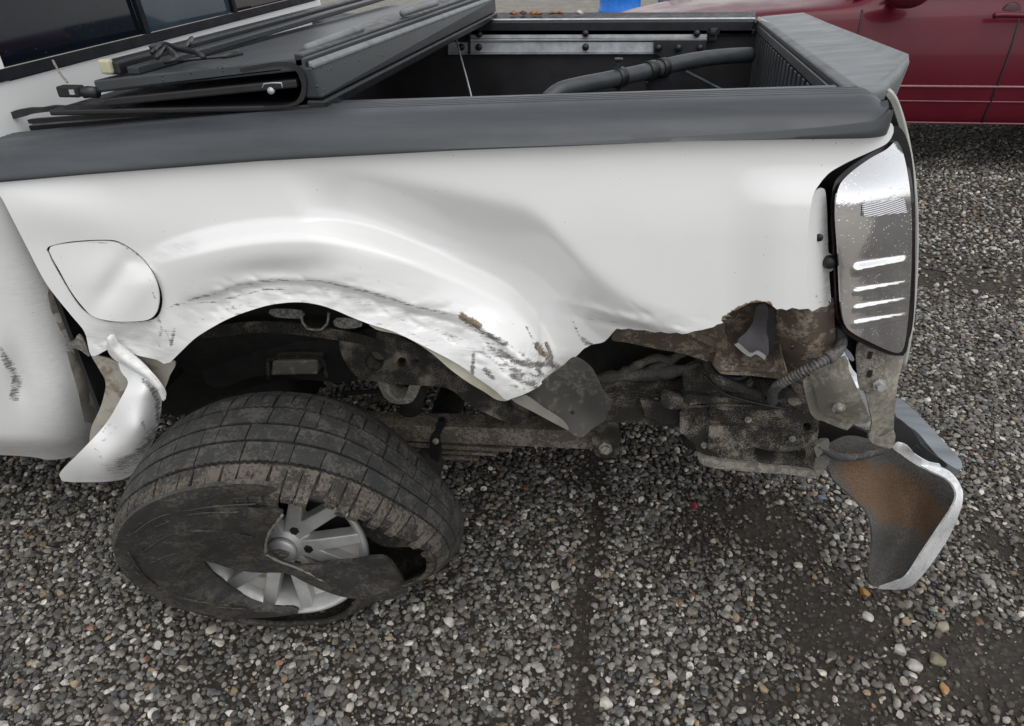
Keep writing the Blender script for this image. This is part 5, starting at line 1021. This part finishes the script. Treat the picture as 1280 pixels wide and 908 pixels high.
def mirror():
    bm = bmesh.new(); bmesh.ops.create_uvsphere(bm, u_segments=20, v_segments=12, radius=1)
    for v in bm.verts: v.co = Vector((1.58 + v.co.x * .13, CY0 - .09 + v.co.y * .09, 1.09 + v.co.z * .085))
    bmo('side_mirror', bm, M_CAR, car, True); box('mirror_arm', (1.53, CY0 - .02, 1.02), (1.60, CY0 + .10, 1.05), M_BLACK, car, .006)
mirror()
seam(1.35, 1.045, 3.4, 1.06, 'window_trim', .012, M_BLACK, 20, -.07)
for x0, x1 in ((1.62, 2.30), (2.36, 3.10)):
    o = mk('side_window', [(x0 - .12, CY0 + .075, 1.07), (x1, CY0 + .075, 1.07), (x1 - .05, CY0 + .215, 1.36), (x0 + .16, CY0 + .215, 1.36)], [(0, 1, 2, 3)], M_GLASS, car); solid(o, .02, 0)
o = mk('windscreen', [(1.33, CY0 + .22, 1.06), (1.33, CY0 + 1.50, 1.06), (1.88, CY0 + 1.36, 1.43), (1.88, CY0 + .36, 1.43)], [(0, 1, 2, 3)], M_GLASS2, car); solid(o, .02, 0)
for x in (.62, 3.35):
    for y in (CY0 + .02, CY0 + 1.50):
        w = part_empty('car_wheel', car)
        lathe('tyre', [(.20, 0), (.29, .0), (.315, .03), (.315, .17), (.29, .20), (.20, .20)], (x, y, .315), (0, 1, 0), M_RUBBER, w, 40); lathe('wheel_disc', [(.20, .03), (.18, .015), (.05, .0), (.0001, .0)], (x, y + (0 if y < 6 else .2), .315), (0, 1 if y < 6 else -1, 0), M_RIM, w, 30)
# ------------------------------------------------------------------ blue drum and fence posts far behind
def ground_pt(px, Y): 
    v = ray(px, 8); return np.array([v[0] * Y / v[1], Y, 0])
dc = ground_pt(775, 12.0)
dr = empty('plastic_drum', dc, 'bright blue plastic drum standing behind the truck', 'drum')
lathe('drum_body', [(.27, 0), (.295, .03), (.30, .10), (.30, .28), (.312, .30), (.312, .33), (.30, .35), (.30, .56), (.312, .58), (.312, .61), (.30, .63), (.295, .84), (.27, .90)], dc, (0, 0, 1), M_BLUE, dr, 40)
lathe('drum_lid', [(.285, .0), (.285, .03), (.24, .03), (.23, .015), (.0001, .015)], dc + [0, 0, .90], (0, 0, 1), M_BLUE, dr, 40)
fe = empty('fence', ground_pt(836, 12.4), 'galvanised steel fence posts and mesh to the right of the blue drum', 'fence')
for px in (829, 843):
    c = ground_pt(px, 12.4); lathe('fence_post', [(.085, 0), (.085, 1.6), (.0001, 1.62)], c, (0, 0, 1), M_GALV, fe, 20)
    box('post_base', c + [-.11, -.11, 0], c + [.11, .11, .05], M_GALV, fe, .01)
def mesh_panel():
    bm = bmesh.new(); c = ground_pt(850, 12.45); Wd, Ht, s = 2.4, 1.4, .09; r = .004
    def rod(a, b):
        a = Vector(a); b = Vector(b); d = (b - a).normalized(); u = d.orthogonal().normalized(); w = d.cross(u); q = []
        for p in (a, b): q.append([bm.verts.new(p + (u * math.cos(t) + w * math.sin(t)) * r) for t in (0, 2.09, 4.19)])
        for i in range(3): bm.faces.new((q[0][i], q[0][(i + 1) % 3], q[1][(i + 1) % 3], q[1][i]))
    k = -Ht
    while k < Wd:
        for sgn in (1, -1):
            x0 = max(0, k); x1 = min(Wd, k + Ht)
            if x1 > x0:
                za, zb = (x0 - k, x1 - k) if sgn > 0 else (Ht - (x0 - k), Ht - (x1 - k)); rod((c[0] + x0, c[1], .05 + za), (c[0] + x1, c[1], .05 + zb))
        k += s
    o = bmo('wire_mesh', bm, M_GALV, fe); o['kind'] = 'stuff'
mesh_panel()
# ------------------------------------------------------------------ odd stones and shards that stand out in the gravel
def single(name, px, py, d, c, label, cat, group=None, flat=.55, seed=1, gloss=.5):
    me = stone_mesh(50 + seed, 1); me = me.copy(); me.materials.clear(); p = PZ(px, py, d * .22)
    o = bpy.data.objects.new(name, me); COL.objects.link(o); me.materials.append(simple(name + '_colour_%d' % seed, c, gloss, var=.25, vs=1.5)); o.location = Vector(p); o.scale = (d, d, d * flat / .55); o.rotation_euler = (0, 0, seed * 1.7); tag(o, label, cat, group)
for i, a in enumerate([(868, 633, .034, (.36, .03, .06), 'crimson plastic shard lying below the rear frame rail', 'shard', .35), (866, 618, .024, (.42, .25, .18), 'pale pink shard just above the crimson shard', 'shard', .35), (700, 692, .026, (.55, .28, .22), 'pink rectangular fragment beside the bare strip near the wheel', 'shard', .4), (716, 703, .028, (.26, .20, .11), 'olive brown pebble just below the pink fragment', 'pebble', .6), (1081, 741, .032, (.42, .20, .05), 'orange pebble on the ground under the bumper tip', 'pebble', .6), (758, 880, .036, (.66, .62, .54), 'large off white pebble at the bottom of the bare strip', 'pebble', .7),
                       (1085, 771, .032, (.58, .56, .50), 'white oblong pebble right of and below the bumper tip', 'pebble', .6), (1178, 785, .040, (.36, .32, .22), 'big buff angular pebble in the muddy patch', 'pebble', .7), (1171, 824, .044, (.22, .19, .12), 'big brown olive pebble in the muddy patch', 'pebble', .7), (1126, 812, .034, (.52, .49, .44), 'whitish pebble above a flat grey white pebble', 'pebble', .6), (1142, 832, .040, (.48, .45, .42), 'flat grey white pebble below the bumper', 'pebble', .5), (1181, 862, .032, (.45, .27, .10), 'amber pebble low in the muddy patch', 'pebble', .6),
                       (1026, 622, .034, (.16, .19, .24), 'slate blue chip beside the hanging bumper', 'shard', .3), (265, 786, .036, (.52, .47, .36), 'cream pebble on the ground below the flat tyre', 'pebble', .6)]):
    single(a[5], a[0], a[1], a[2] * .8, tuple(v * .72 for v in a[3]), a[4], a[5], None, a[6], i + 1)
